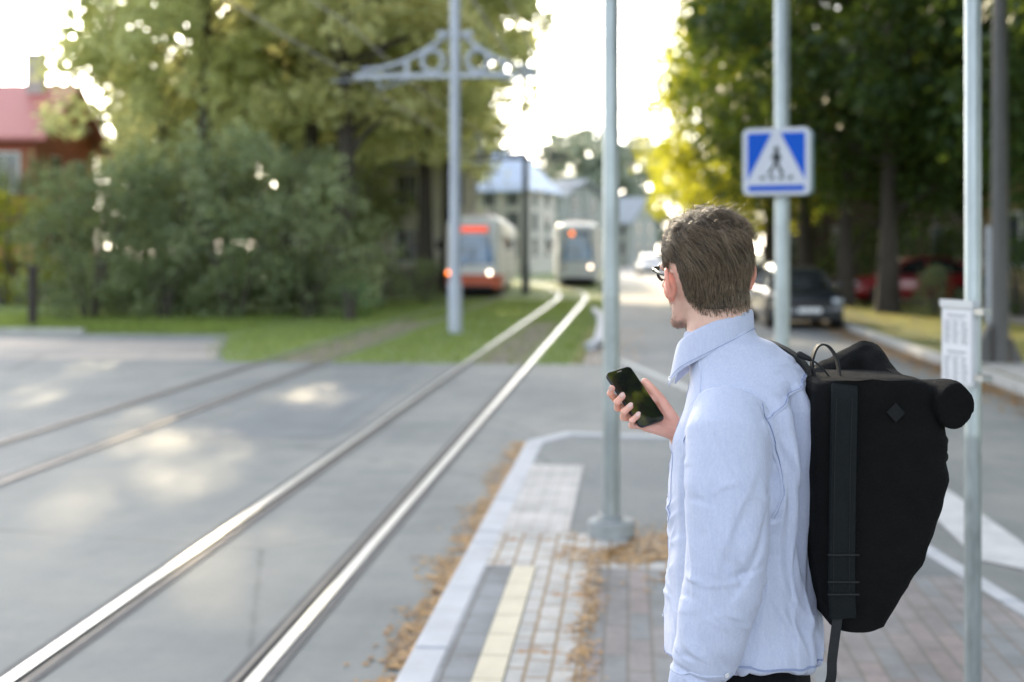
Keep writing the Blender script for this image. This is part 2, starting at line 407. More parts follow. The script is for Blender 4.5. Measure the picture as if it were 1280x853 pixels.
# ------------------------------------------------------------------ fallen leaves and grass blades (nobody could count them)
def scatter_leaves(name, n, fn, z, size, mat):
    v = np.zeros((n*4, 3)); f = np.arange(n*4).reshape(n, 4)
    for k in range(n):
        x, y = fn(); a_ = random.uniform(0, 6.28); s_ = size*random.choice((.4, .6, .8, 1.0, 1.5))*random.uniform(.8, 1.2)
        tl = [random.uniform(-.35, .35)*s_ for _ in range(4)]
        for q, (dx, dy) in enumerate(((1, 0), (0, .55), (-1, 0), (0, -.55))):
            v[k*4+q] = (x+s_*(dx*math.cos(a_)-dy*math.sin(a_)), y+s_*(dx*math.sin(a_)+dy*math.cos(a_)), z+.004+abs(tl[q]))
    return tag(raw(name, v, f, mat), 'brown and orange fallen leaf litter drifted along the kerbs and paving', 'fallen leaves', kind='stuff')
m_dead = leafmat('dead_leaf', c3(.17, .085, .03), c3(.56, .32, .10), c3(.35, .18, .05), .2)
def kerb_drift():
    y = random.uniform(1.5, 12.2)
    while noise.noise(Vector((y*5.0, 4, 3)))+.55 < random.random(): y = random.uniform(1.5, 12.2)
    y = y; wd = .085+.09*(noise.noise(Vector((0, y*1.4, 3)))+.4)
    return -.955-abs(random.gauss(0, 1))*max(wd, .03)*.7, y
scatter_leaves('fallen_leaves', 8000, kerb_drift, .0, .019, m_dead)
def pole_drift():
    while True:
        x = random.gauss(.25, .35); y = random.gauss(7.35, .3)
        if -.4 < x < 1.6 and noise.noise(Vector((x*2.4, y*2.4, 0))) > -.12: return x, y
def joint_drift():
    y = random.uniform(2.5, 7.2); return -.2+random.gauss(0, .03)+.05*noise.noise(Vector((y*2, 1, 1))), y
scatter_leaves('fallen_leaves', 3800, pole_drift, PZ+.003, .016, m_dead)
scatter_leaves('fallen_leaves', 2000, joint_drift, PZ+.003, .013, m_dead)
def gutter(): return 4.92-abs(random.gauss(0, .32)), random.uniform(8, 45)
scatter_leaves('fallen_leaves', 11000, gutter, 0, .03, m_dead)
def verge_l(): return random.uniform(5.25, 9), random.uniform(14, 60)
scatter_leaves('fallen_leaves', 5000, verge_l, .13, .035, m_dead)
scatter_leaves('fallen_leaves', 2500, lambda: (-.95+abs(random.gauss(0, .6)), random.uniform(20.6, 30)), 0, .03, m_dead)
m_blade = leafmat('grass_blade', c3(.10, .165, .035), c3(.25, .32, .09), c3(.42, .50, .10), .42)
def grass(n, fn, name, hgt=.10):
    v = np.zeros((n*3, 3)); f = np.arange(n*3).reshape(n, 3)
    for k in range(n):
        x, y = fn(); a_ = random.uniform(0, 3.14); h = hgt*random.uniform(.5, 1.4); w_ = .008+h*.05
        lx, ly = random.gauss(0, h*.35), random.gauss(0, h*.35)
        v[k*3:k*3+3] = ((x-w_*math.cos(a_), y-w_*math.sin(a_), -.02), (x+w_*math.cos(a_), y+w_*math.sin(a_), -.02), (x+lx, y+ly, h))
    return tag(raw(name, v, f, m_blade), None, None, kind='stuff')
def g_track():
    while True:
        x, y = random.uniform(-8.6, -.75), random.uniform(20.45, 46)+abs(random.gauss(0, .1))
        if any(abs(x-curve_x(y)-q) < .12 for q in (-2.65, -1.6, -6, -4.95)): continue
        if (-5.85 < x < -5.1 or -2.5 < x < -1.75) and y < 32 and random.random() < .75: continue
        if x < -6.6-(y-20.6)*.31-random.uniform(-.2, .45)-.4*noise.noise(Vector((y*.8, 1, 1))): continue
        return x, y
tag(grass(30000, g_track, 'grass', .07), 'short green grass growing between and beside the tram rails', 'grass')
tag(grass(26000, lambda: (random.uniform(-34, -8.8), 27.4+abs(random.gauss(0, 4))), 'grass', .16), 'rougher green grass in front of the shrubs', 'grass')
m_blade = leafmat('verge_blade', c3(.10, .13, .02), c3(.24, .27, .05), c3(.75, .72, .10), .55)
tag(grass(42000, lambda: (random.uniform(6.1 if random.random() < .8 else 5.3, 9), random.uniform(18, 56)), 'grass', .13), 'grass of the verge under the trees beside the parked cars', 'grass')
# ------------------------------------------------------------------ trees and shrubs
m_bark = M('bark', c3(.055, .045, .035), .95, .4, 3, bump=.8, bscale=14, stretch=(6, 6, 1))
m_bark2 = M('bark_grey', c3(.085, .075, .06), .95, .4, 3, bump=.8, bscale=14, stretch=(6, 6, 1))
LV = {
 'lime':  leafmat('leaf_lime_hazed', c3(.30, .35, .15), c3(.60, .64, .33), c3(.92, .92, .42), .58),  # this and olive are lifted pale: haze put into the leaf colour
 'olive': leafmat('leaf_olive_hazed', c3(.31, .34, .15), c3(.60, .61, .31), c3(.94, .88, .40), .58),
 'shrub': leafmat('leaf_shrub', c3(.065, .095, .046), c3(.24, .29, .15), c3(.36, .42, .14), .40),
 'pale':  leafmat('leaf_pale', c3(.13, .18, .085), c3(.42, .47, .27), c3(.48, .54, .20), .40),
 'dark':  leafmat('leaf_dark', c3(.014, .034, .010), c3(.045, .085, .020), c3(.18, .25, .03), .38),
 'gold':  leafmat('leaf_sun_gold', c3(.065, .105, .014), c3(.17, .21, .028), c3(.78, .76, .06), .58),  # sunlit yellow put into the leaf colour
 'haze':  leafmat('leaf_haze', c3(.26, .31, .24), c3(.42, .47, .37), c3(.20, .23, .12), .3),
 'glow':  leafmat('leaf_haze_glow', c3(.20, .24, .11), c3(.38, .43, .23), c3(.40, .44, .18), .45),  # pale glow of haze painted into these leaves
}
def leaf_cloud(cent, rad, per, size, flat=.75):
    """per leaves round each clump centre, each leaf a folded diamond"""
    cent = np.array(cent); rad = np.array(rad); n = len(cent)*per
    idx = np.repeat(np.arange(len(cent)), per)
    d = np.random.normal(size=(n, 3)); d /= np.linalg.norm(d, axis=1)[:, None]
    rr = np.random.uniform(.25, 1, n)**.6
    p = cent[idx]+d*(rr*rad[idx])[:, None]*np.array([1, 1, flat])
    nrm = np.random.normal(size=(n, 3))*.8+d*.5+np.array([0, 0, .55]); nrm /= np.linalg.norm(nrm, axis=1)[:, None]
    a = np.cross(nrm, np.random.normal(size=(n, 3))); a /= np.linalg.norm(a, axis=1)[:, None]; b = np.cross(nrm, a)
    s = size*np.random.uniform(.6, 1.3, n)[:, None]
    v = np.empty((n, 4, 3)); v[:, 0] = p+a*s; v[:, 1] = p+b*s*.55+nrm*s*.12; v[:, 2] = p-a*s; v[:, 3] = p-b*s*.55+nrm*s*.12
    f = np.arange(n*4).reshape(n, 4)
    return v.reshape(-1, 3), f
def make_tree(name, h, base, rx, ry, nclump, per, size, clr, trunk_r, leaf, bark, seed, lean=0.0, low=1.0):
    rs = random.Random(seed); np.random.seed(seed)
    t = thing(name, 'x', 'tree')
    mb = MB(); top = h*.78; px = [rs.uniform(-.25, .25) for _ in range(7)]; py = [rs.uniform(-.25, .25) for _ in range(7)]
    px[0] = py[0] = 0
    path = [Vector((px[k]*(k/6)+lean*(k/6)**2, py[k]*(k/6), top*k/6-(.15 if k == 0 else 0))) for k in range(7)]
    rad = [trunk_r*(1.35 if k == 0 else (1-.82*k/6)) for k in range(7)]
    mb.tube(path, rad, 12)
    cent, rads = [], []; cz = (h+base)/2; rz = (h-base)/2
    while len(cent) < nclump:
        u = Vector((rs.gauss(0, 1), rs.gauss(0, 1), rs.gauss(0, 1))).normalized()*rs.uniform(.35, 1)**.5
        z = u.z; taper = (1-.30*max(z, 0)) * (low if z < -.5 else 1)
        c = Vector((u.x*rx*taper+lean*.6, u.y*ry*taper, cz+z*rz))
        c += Vector((rs.gauss(0, .3), rs.gauss(0, .3), rs.gauss(0, .25)))
        cent.append(c); rads.append(clr*rs.uniform(.6, 1.25))
    for k in range(0, nclump, max(1, nclump//22)):          # limbs out to the clumps
        c = cent[k]; tz = max(min(c.z-rs.uniform(.8, 2.4), top*.95), base*.55); q = tz/top*6; i = min(int(q), 5)
        st = path[i].lerp(path[i+1], q-i); r0 = max(trunk_r*.38*(1-tz/top*.6), .03)
        mid = st.lerp(c, .5)+Vector((rs.uniform(-.3, .3), rs.uniform(-.3, .3), rs.uniform(.0, .5)))
        mb.tube([st, mid, c], [r0, r0*.6, r0*.2], 6)
    mb.build('trunk', bark, t, smooth=True)
    v, f = leaf_cloud(cent, rads, per, size)
    raw('crown', v, f, leaf, t)
    return t
def plant(proto, first, x, y, rz, s, label, group, z=0, sz=None):
    o = proto if first else copy_tree(proto)
    o.location = (x, y, z); o.rotation_euler = (0, 0, rz); o.scale = (s, s, sz or s)
    tag(o, label, 'tree', group); return o
# left avenue: tall, thin-leaved, backlit
P = [make_tree('lime_tree', 18.5, 5.0, 4.6, 4.6, 115, 84, .20, 1.25, .34, LV['lime'], m_bark, 11),
     make_tree('lime_tree', 20.0, 5.4, 5.0, 4.6, 125, 84, .20, 1.3, .38, LV['olive'], m_bark, 12),
     make_tree('lime_tree', 17.5, 5.0, 4.6, 4.8, 110, 84, .20, 1.25, .32, LV['lime'], m_bark, 13)]
P.append(make_tree('lime_tree', 19.0, 5.6, 4.7, 4.6, 135, 150, .19, 1.25, .34, LV['lime'], m_bark, 16))
used = [0, 0, 0, 0]
LT = [  # x, y, proto, rot, scale, label
 (-9.2, 41.0, 1, .3, 1.0, 'tall backlit avenue tree whose dark trunk stands just left of the ornate tram pole'),
 (-11.2, 44.5, 0, 1.9, 1.05, 'tall avenue tree with a leaning dark trunk behind the small bright green sapling'),
 (-7.9, 49.0, 3, 2.6, 1.0, 'avenue tree hanging over the track just left of the red fronted tram'),
 (-13.5, 49.5, 1, 4.2, 1.0, 'broad hazy tree rising behind the middle of the shrub belt'),
 (-17.2, 46.0, 2, 5.1, .98, 'hazy sunlit tree rising behind the left centre of the shrubs'),
 (-18.6, 52.0, 0, .8, .86, 'yellow green tree standing right of the red roofed house'),
 (-8.2, 57.5, 3, 3.3, 1.0, 'farther avenue tree beside the red fronted tram'),
 (-41.0, 72.0, 1, 2.7, .72, 'tree showing over the left end of the red roof at the left border'),
 (-14.6, 43.0, 2, 3.9, .90, 'avenue tree standing close behind the right end of the shrubs'),
 (-9.8, 66.5, 0, 5.7, .80, 'avenue tree behind the tram in front of the blue grey roof'),
 (-15.5, 61.0, 1, 1.2, 1.05, 'tallest hazy tree far behind the shrub belt'),
 (-27.0, 66.0, 2, 2.2, .80, 'tree whose top shows above the red roof by the chimney'),
]
for x, y, p, rz, s, lb in LT:
    o = plant(P[p], not used[p], x, y, rz, s, lb, 'tall trees left of the tracks'); used[p] = 1
# backlit trees with painted-in haze farther off that fill the gaps of the avenue
B = [make_tree('backlit_tree', 17.0, 1.5, 5.2, 5.0, 110, 80, .26, 1.5, .3, LV['glow'], m_bark2, 15)]
for k, (x, y, s_, lb) in enumerate([(-24, 84, 1.0, 'pale backlit tree seen through gaps behind the shrubs at left centre'), (-31, 80, .78, 'pale yellow tree behind the ridge of the red roof'),
        (-18, 88, 1.05, 'pale backlit tree far behind the avenue at the middle of the shrub belt'), (-34, 98, 1.0, 'pale backlit tree farthest behind the shrubs'),
        (-17.5, 66, .85, 'pale backlit tree directly behind the tallest shrub'), (-24.5, 70, .80, 'pale backlit tree behind the gap in the left shrubs'), (-13.0, 62, .8, 'pale backlit tree between the avenue trunks and the shrubs'),
        (-13, 80, .9, 'pale backlit tree behind the trunks left of the ornate pole'), (-26, 108, 1.15, 'highest pale backlit tree behind the avenue')]):
    plant(B[0], k == 0, x, y, k*1.1, s_, lb, 'backlit trees beyond the avenue')
# right avenue: dense, dark, with sunlit gold painted into the leaves farther down the street
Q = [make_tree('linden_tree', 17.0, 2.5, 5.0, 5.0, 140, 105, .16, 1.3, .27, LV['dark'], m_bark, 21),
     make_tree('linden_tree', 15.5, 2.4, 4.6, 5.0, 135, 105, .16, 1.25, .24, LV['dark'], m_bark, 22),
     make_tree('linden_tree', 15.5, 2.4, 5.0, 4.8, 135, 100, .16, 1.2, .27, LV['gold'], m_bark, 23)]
used = [0, 0, 0]
RTR = [
 (7.0, 35.6, 0, .4, 1.0, 'dark linden on the verge with a straight bare trunk right of the parked black car'),
 (6.6, 40.0, 1, 1.7, 1.0, 'dark linden just behind the crossing sign right of its panel'),
 (6.3, 47.0, 0, 2.9, .98, 'dark linden directly behind the black parked car'),
 (5.9, 55.0, 2, 4.4, 1.0, 'sunlit golden green linden behind the crossing sign pole'),
 (5.2, 65.0, 2, .9, 1.0, 'bright yellow green linden above the head of the man'),
 (5.2, 77.0, 2, 3.8, 1.0, 'farthest golden linden leaning over the sunlit street'),
 (9.9, 29.5, 1, 5.2, 1.05, 'dark linden on the right between the timetable pole and the red car'),
 (10.6, 22.0, 0, 2.2, .95, 'nearest dark linden at the right edge behind the grey lamp pole'),
 (12.5, 37.5, 1, 3.6, 1.1, 'dark tree in the garden behind the red car'),
 (14.5, 47.0, 0, 4.8, 1.05, 'dark tree behind the garden in front of the brown house'),
 (8.6, 14.5, 0, 1.1, .95, 'linden added at the right border to block sky light, nearest the crossing'),  # this and the next two lindens are added to shade the right side
 (9.0, 6.0, 1, 2.1, 1.0, 'linden added beyond the right border to block sky light, level with the stop pole'),
 (9.4, -3.0, 0, 3.1, 1.0, 'linden added behind the camera to block sky light'),
 (10.0, 52.0, 1, .2, 1.05, 'dark tree between the black car and the red car farther back'),
]
for x, y, p, rz, s, lb in RTR:
    plant(Q[p], not used[p], x, y, rz, s, lb, 'linden trees on the right verge', .1); used[p] = 1
# far trees that close the street, haze put into their leaf colour
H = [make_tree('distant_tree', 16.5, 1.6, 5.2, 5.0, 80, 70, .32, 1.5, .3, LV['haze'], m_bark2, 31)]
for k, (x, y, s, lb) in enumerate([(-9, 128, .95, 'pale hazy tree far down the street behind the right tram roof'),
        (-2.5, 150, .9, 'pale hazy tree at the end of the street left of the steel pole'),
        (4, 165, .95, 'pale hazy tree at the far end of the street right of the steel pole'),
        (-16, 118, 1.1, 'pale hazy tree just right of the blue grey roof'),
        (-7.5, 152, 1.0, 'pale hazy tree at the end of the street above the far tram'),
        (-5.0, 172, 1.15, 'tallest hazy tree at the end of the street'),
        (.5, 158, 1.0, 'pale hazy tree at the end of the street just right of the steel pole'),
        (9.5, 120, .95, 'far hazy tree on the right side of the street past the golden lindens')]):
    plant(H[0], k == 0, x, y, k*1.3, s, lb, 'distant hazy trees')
# shrubs: multi-stemmed, leafy to the ground
def make_shrub(name, h, r, leaf, seed, per=70, size=.085):
    rs = random.Random(seed); np.random.seed(seed)
    t = thing(name, 'x', 'shrub'); cent, rads = [], []
    for k in range(int(46*r*h/8)):
        a_ = rs.uniform(0, 6.283); q = rs.random()**.5; z = rs.uniform(.06, 1)
        pr = r*(math.sin(min(1, z*1.25+.25)*math.pi*.62)**.7)*(1-.45*max(0, z-.6)/.4)
        c = Vector((math.cos(a_)*q*pr, math.sin(a_)*q*pr, z*h*(.82+.18*noise.noise(Vector((math.cos(a_)*1.5, math.sin(a_)*1.5, seed))))))
        cent.append(c); rads.append(rs.uniform(.35, .62))
    mb = MB()
    for k in range(7):
        a_ = k*.9+rs.random(); e = Vector((math.cos(a_)*r*.55, math.sin(a_)*r*.55, h*rs.uniform(.6, .85)))
        mb.tube([(.12*math.cos(a_), .12*math.sin(a_), -.1), e*.45+Vector((0, 0, .2)), e], [.06, .04, .012], 6)
    mb.build('stem', m_bark2, t, smooth=True)
    v, f = leaf_cloud(cent, rads, per, size, .9); v[:, 2] = np.maximum(v[:, 2], .02)
    raw('foliage', v, f, leaf, t); return t
SH = [make_shrub('shrub', 5.4, 2.5, LV['shrub'], 41), make_shrub('shrub', 5.2, 2.3, LV['pale'], 42), make_shrub('shrub', 2.4, 1.5, LV['shrub'], 43, 60)]
used = [0, 0, 0]
for px, d, p, s, rz, lb in [
   (112, 33.5, 0, .84, .2, 'dark rounded shrub below the red roof, leftmost of the belt'),
   (150, 35.5, 0, .95, 2.0, 'dark tall shrub right of the dark wooden post'),
   (215, 36.0, 1, 1.02, 1.0, 'paler green shrub in the left middle of the belt'),
   (285, 35.5, 1, 1.10, 3.0, 'tallest grey green shrub in the middle of the belt'),
   (350, 37.0, 0, 1.05, 4.0, 'dark shrub behind the low bushes right of the belt centre'),
   (395, 36.0, 1, .92, 5.0, 'pale shrub at the right end of the belt beside the tree trunks'),
   (14, 46.0, 0, 1.08, 5.5, 'half hidden dark shrub at the left edge of the photo'),
   (205, 33.5, 2, .8, .5, 'low dark bush at the foot of the left shrubs'),
   (292, 34.0, 2, 1.25, 1.5, 'low dark bush at the foot of the middle shrubs'),
   (385, 35.0, 2, .8, 2.5, 'low dark bush left of the bright green sapling'),
   (112, 54.0, 1, .8, .4, 'shaded bush far behind the lawn between the red house and the shrubs'),
   (150, 56.0, 1, .9, 1.4, 'shaded bush far behind the dark tall shrub'),
   (470, 40.5, 2, .75, 3.5, 'low shaded bush under the avenue trees right of the sapling'),
   (530, 44.0, 2, .72, 4.5, 'low shaded bush under the avenue trees left of the tram pole')]:
    q = at(px, HZ, d); o = SH[p] if not used[p] else copy_tree(SH[p]); used[p] = 1
    o.location = (q.x, q.y, 0); o.rotation_euler = (0, 0, rz); o.scale = (s, s, s); tag(o, lb, 'shrub', 'shrubs along the left lawn')
sp = make_shrub('sapling', 1.15, .55, leafmat('leaf_sapling', c3(.06, .14, .05), c3(.14, .26, .10), c3(.2, .34, .1), .4), 51, 60, .07)
q = at(437, HZ, 33.5); sp.location = (q.x, q.y, 0); tag(sp, 'small bright green sapling alone at the right end of the shrubs', 'sapling')
yb = make_shrub('shrub', 4.3, 1.9, LV['gold'], 52, 60)
q = at(6, HZ, 43); yb.location = (q.x, q.y, 0); tag(yb, 'sunlit yellow green bush against the red house at the left edge', 'shrub')
for px, d, s, lb in ((1168, 34.0, .62, 'small dark conical bush in front of the tail of the red car'), (1250, 40, .8, 'dark bush in the garden right of the timetable pole')):
    q = at(px, HZ, d); o = copy_tree(SH[2]); o.location = (q.x, q.y, .1); o.scale = (s*.8, s*.8, s); tag(o, lb, 'shrub', 'bushes on the right')

for px, d, s, lb in ((1075, 47, 1.25, 'tall dark bush behind the verge between the black car and the red car'), (1120, 52, 1.4, 'dark bush against the brown house behind the red car'), (1195, 46, 1.2, 'dark bush left of the timetable pole in the garden'), (1020, 60, 1.5, 'dark bush far behind the black car'), (1275, 33, 1.0, 'dark bush at the right edge in front of the ochre house')):
    q = at(px, HZ, d); o = copy_tree(SH[2]); o.location = (q.x, q.y, .1); o.scale = (s, s, s); tag(o, lb, 'shrub', 'bushes on the right')
    for ch in o.children:
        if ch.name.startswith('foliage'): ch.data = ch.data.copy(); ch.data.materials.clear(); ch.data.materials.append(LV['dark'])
# let the low sun through: openings in the crowns along the rays that reach these lit places
SPOTS = [(Vector((.10, 2.45, 1.45)), .62), (gp(393, 496), .65), (gp(323, 700), .5), (gp(156, 539), .6), (gp(231, 574), .7), (gp(69, 631), .5), (gp(104, 458), .7), (gp(20, 500), .6), (gp(640, 392), .8),
         (gp(652, 357), 3.0), (gp(800, 345), 3.0), (gp(815, 362), 2.2), (gp(790, 375), 1.5), (gp(1100, 405, .12), 1.6), (gp(1060, 398, .12), 1.2), (gp(1160, 415, .12), .9), (gp(1015, 432), .8), (gp(1090, 440), .7), (gp(1250, 450, .12), .7),
         (at(880, 225, 65), 2.6), (at(850, 170, 64), 1.8), (at(1050, 290, 44), 1.0), (at(30, 240, 50), 2.0)]
def open_rays():
    for o in list(C.objects):
        if o.name.split('.')[0] not in ('crown',): continue
        root = o.parent; loc = np.array(root.location); s_ = root.scale[0]; cz = math.cos(root.rotation_euler[2]); sz = math.sin(root.rotation_euler[2])
        me = o.data; n = len(me.vertices); v = np.empty(n*3, dtype=np.float32); me.vertices.foreach_get('co', v); v = v.reshape(-1, 4, 3)
        c = v.mean(1)*s_; c = np.stack([c[:, 0]*cz-c[:, 1]*sz, c[:, 0]*sz+c[:, 1]*cz, c[:, 2]], 1)+loc
        keep = np.ones(len(c), bool); sv = np.array(sdir)
        for p, r_ in SPOTS:
            d = c-np.array(p); t_ = d@sv; q = d-t_[:, None]*sv; dist = np.linalg.norm(q, axis=1)
            keep &= ~((np.random.random(len(c)) < (.92 if r_ == .62 else (.90 if r_ < 1 else .97))) & (t_ > (4 if r_ > 1.7 else 1)) & (dist < r_*(1+.25*np.sin(c[:, 0]*3+c[:, 1]*2))))
        if keep.all(): continue
        kv = v[keep].reshape(-1, 3); mat = me.materials[0]
        new = raw('tmp', kv, np.arange(len(kv)).reshape(-1, 4), mat); o.data = new.data; bpy.data.objects.remove(new)
bpy.context.view_layer.update()
open_rays()
# ------------------------------------------------------------------ poles
m_galv = M('galvanised_steel', c3(.36, .40, .40), .40, .34, 9, metal=.6, bump=.15, bscale=40, stretch=(1, 1, .25))
m_galv2 = M('painted_grey_steel', c3(.42, .45, .50), .5, .2, 4, metal=.2, bump=.1, stretch=(1, 1, .2))
m_dkpole = M('dark_pole', c3(.10, .105, .11), .6, .3, 4, metal=.2, stretch=(1, 1, .2))
m_bolt = M('bolt_steel', c3(.35, .36, .36), .4, .2, 20, metal=.8)
m_footing = M('footing', c3(.30, .32, .32), .7, .3, 6, bump=.3)
# galvanised pole on the platform, in front of the trams
q = gp(764, 670, PZ)
t = thing('steel_pole', 'plain galvanised steel pole in a round footing on the platform beside the phone', 'pole', (q.x, q.y, PZ))
mb = MB(); mb.lathe([(.051, .10), (.051, 2.2), (.050, 2.21), (.050, 6.5), (.046, 6.52)], n=32)
p = mb.build('shaft', m_galv, t, smooth=True)
mb = MB(); mb.lathe([(.142, -.02), (.140, .085), (.128, .100), (.070, .103), (.062, .125), (.052, .128)], n=40); b = mb.build('footing', m_footing, t, smooth=35)
for k in range(4):
    a_ = R(45+90*k); c = (.100*math.cos(a_), .100*math.sin(a_), .10); mb = MB(); mb.lathe([(.014, 0), (.014, .012), (.007, .013), (.007, .026)], c, 6); mb.build('bolt', m_bolt, b)
mb = MB(); mb.lathe([(.0535, .0), (.0535, .022)], (0, 0, 1.42), 32); mb.build('collar', m_galv, t, smooth=35)

# pedestrian crossing sign
def rrect(w_, h_, r_, n=6):
    o = []
    for cx, cy, a0 in ((w_/2-r_, h_/2-r_, 0), (-w_/2+r_, h_/2-r_, 90), (-w_/2+r_, -h_/2+r_, 180), (w_/2-r_, -h_/2+r_, 270)):
        for k in range(n+1):
            an = R(a0+90*k/n); o.append((cx+r_*math.cos(an), cy+r_*math.sin(an)))
    return o
def mk_emissionless(name, col, rough=.35): return M(name, col, rough, .06, 4, spec=.15)
m_sw = mk_emissionless('sign_white', c3(.58, .60, .66)); m_sb = mk_emissionless('sign_blue', c3(.0, .085, .52)); m_sk = mk_emissionless('sign_black', c3(.015, .02, .02))
m_salu = M('sign_back', c3(.30, .42, .44), .45, .15, 5, metal=.4)
sx = at(977.5, HZ, 10.3)
t = thing('crossing_sign', 'blue and white pedestrian crossing sign box on a galvanised pole behind the man', 'traffic sign', (sx.x, sx.y, PZ))
mb = MB(); mb.lathe([(.060, -.01), (.060, 5.9), (.04, 5.93)], n=28); mb.build('pole', m_galv, t, smooth=True)
mb = MB(); mb.lathe([(.12, -.01), (.12, .02), (.064, .022), (.064, .06)], n=28); mb.build('base_plate', m_galv, t, smooth=35)
head = bpy.data.objects.new('sign_head', None); link(head, t); head.location = (-.03, -.02, 2.43); head.rotation_euler = (0, 0, R(-22)+TH)
hw, hh = .535, .535
mb = MB(); mb.prism(rrect(hw, hh, .045), -.105, -.075); mb.prism(rrect(hw-.03, hh-.03, .03), -.1055, -.1035)
fp = MB(); fp.prism(rrect(hw, hh, .05), -.105, -.078); fr = fp.build('front_panel', m_sw, head, smooth=35)
# blue field: the square minus the white triangle, then the bar under it
a_ = .228
bl = MB(); y0, y1 = -.1085, -.104
bl.prism([(-a_, a_), (-.034, a_), (-a_, -.150)][::-1], y0, y1); bl.prism([(.034, a_), (a_, a_), (a_, -.150)][::-1], y0, y1)
bar = [(x, z-.212) for x, z in rrect(.445, .046, .012)]; bl.prism(bar, y0, y1)
bl.build('blue_field', m_sb, fr)
# walking figure and stripes
fg = MB(); yk = (-.1095, -.1045)
fg.prism([(.004+.020*math.cos(R(k*24)), .098+.022*math.sin(R(k*24))) for k in range(15)], *yk)
fg.prism([(-.016, .070), (.020, .074), (.028, .030), (.018, -.012), (-.014, -.012), (-.018, .025)], *yk)
fg.prism([(-.014, -.008), (.006, -.008), (-.022, -.060), (-.050, -.105), (-.072, -.098), (-.042, -.055)], *yk)
fg.prism([(.000, -.008), (.020, -.008), (.036, -.050), (.064, -.098), (.044, -.108), (.014, -.055)], *yk)
fg.prism([(-.014, .066), (-.024, .060), (-.044, .018), (-.032, .012)], *yk); fg.prism([(.018, .068), (.028, .060), (.046, .014), (.034, .010)], *yk)
for cx in (-.110, -.035, .040, .112): fg.prism([(cx-.020, -.142), (cx+.014, -.142), (cx+.022, -.116), (cx-.010, -.116)], *yk)
fg.build('pictogram', m_sk, fr)
mb = MB(); mb.prism(rrect(hw-.01, hh-.01, .045), .075, .105); bk = mb.build('rear_panel', m_salu, head, smooth=35)
mb = MB(); mb.prism(rrect(hw-.03, hh-.03, .03), -.078, .075); mb.build('casing', m_salu, head, smooth=35)
for z in (-.15, .15): mb = MB(); mb.box((-.09, -.07, z-.02), (.09, .07, z+.02)); mb.build('clamp', m_galv, head)

# stop pole with the timetable
q = at(1216, HZ, 4.7)
t = thing('stop_pole', 'slim steel stop pole with a white framed timetable on it, right of the backpack', 'bus stop pole', (q.x, q.y, PZ))
mb = MB(); mb.lathe([(.0305, -.01), (.0305, 1.02), (.0315, 1.03), (.0315, 1.06), (.0300, 1.07), (.0300, 3.6), (.02, 3.62)], n=28); mb.build('shaft', m_galv, t, smooth=True)
mb = MB(); mb.lathe([(.09, -.01), (.09, .015), (.035, .017), (.033, .08)], n=28); mb.build('base_plate', m_galv, t, smooth=35)
m_frame = M('notice_frame', c3(.46, .48, .50), .4, .1, 6); m_paper = M('paper', c3(.58, .59, .62), .55, .06, 3); m_ink = M('ink', c3(.33, .35, .38), .7, .2, 30)
nb = bpy.data.objects.new('timetable', None); link(nb, t); ang = R(-76)
nb.location = (-.010, -.036, 1.385); nb.rotation_euler = (0, 0, ang+TH)
W, Hh = .205, .315
mb = MB(); mb.prism([(x-W/2+.02, z) for x, z in rrect(W, Hh, .008, 3)], -.010, .010); fr = mb.build('frame', m_frame, nb, bevel=.002)
mb = MB(); mb.prism([(x-W/2+.02, z-.012) for x, z in rrect(W-.022, Hh-.05, .003, 2)], -.0125, -.0098); pp = mb.build('paper', m_paper, fr)
mb = MB(); rs = random.Random(5); cx0 = -W/2+.02
def ink(x0, z0, x1, z1): mb.quad((cx0+x0, -.0135, z0), (cx0+x1, -.0135, z0), (cx0+x1, -.0135, z1), (cx0+x0, -.0135, z1))
for blk in (0, 1):
    zt_ = .098-blk*.135; ink(-.06, zt_, .06, zt_+.007); ink(-.05, zt_-.010, .045, zt_-.007)
    for col in range(3):
        for row in range(13):
            z = zt_-.020-row*.0068; x = -.078+col*.055
            ink(x, z, x+.008, z+.0042); ink(x+.012, z, x+.012+rs.uniform(.012, .03), z+.0036)
mb.build('print', m_ink, pp, fix=False)
mb = MB(); mb.prism([(x-W/2+.02, z+Hh/2-.014) for x, z in rrect(W+.006, .028, .004, 2)], -.016, .013); mb.build('top_rail', m_frame, fr)
for z in (-.12, .12): mb = MB(); mb.box((-.03, -.008, z-.012), (.075, .03, z+.012)); mb.build('clamp', m_bolt, fr)

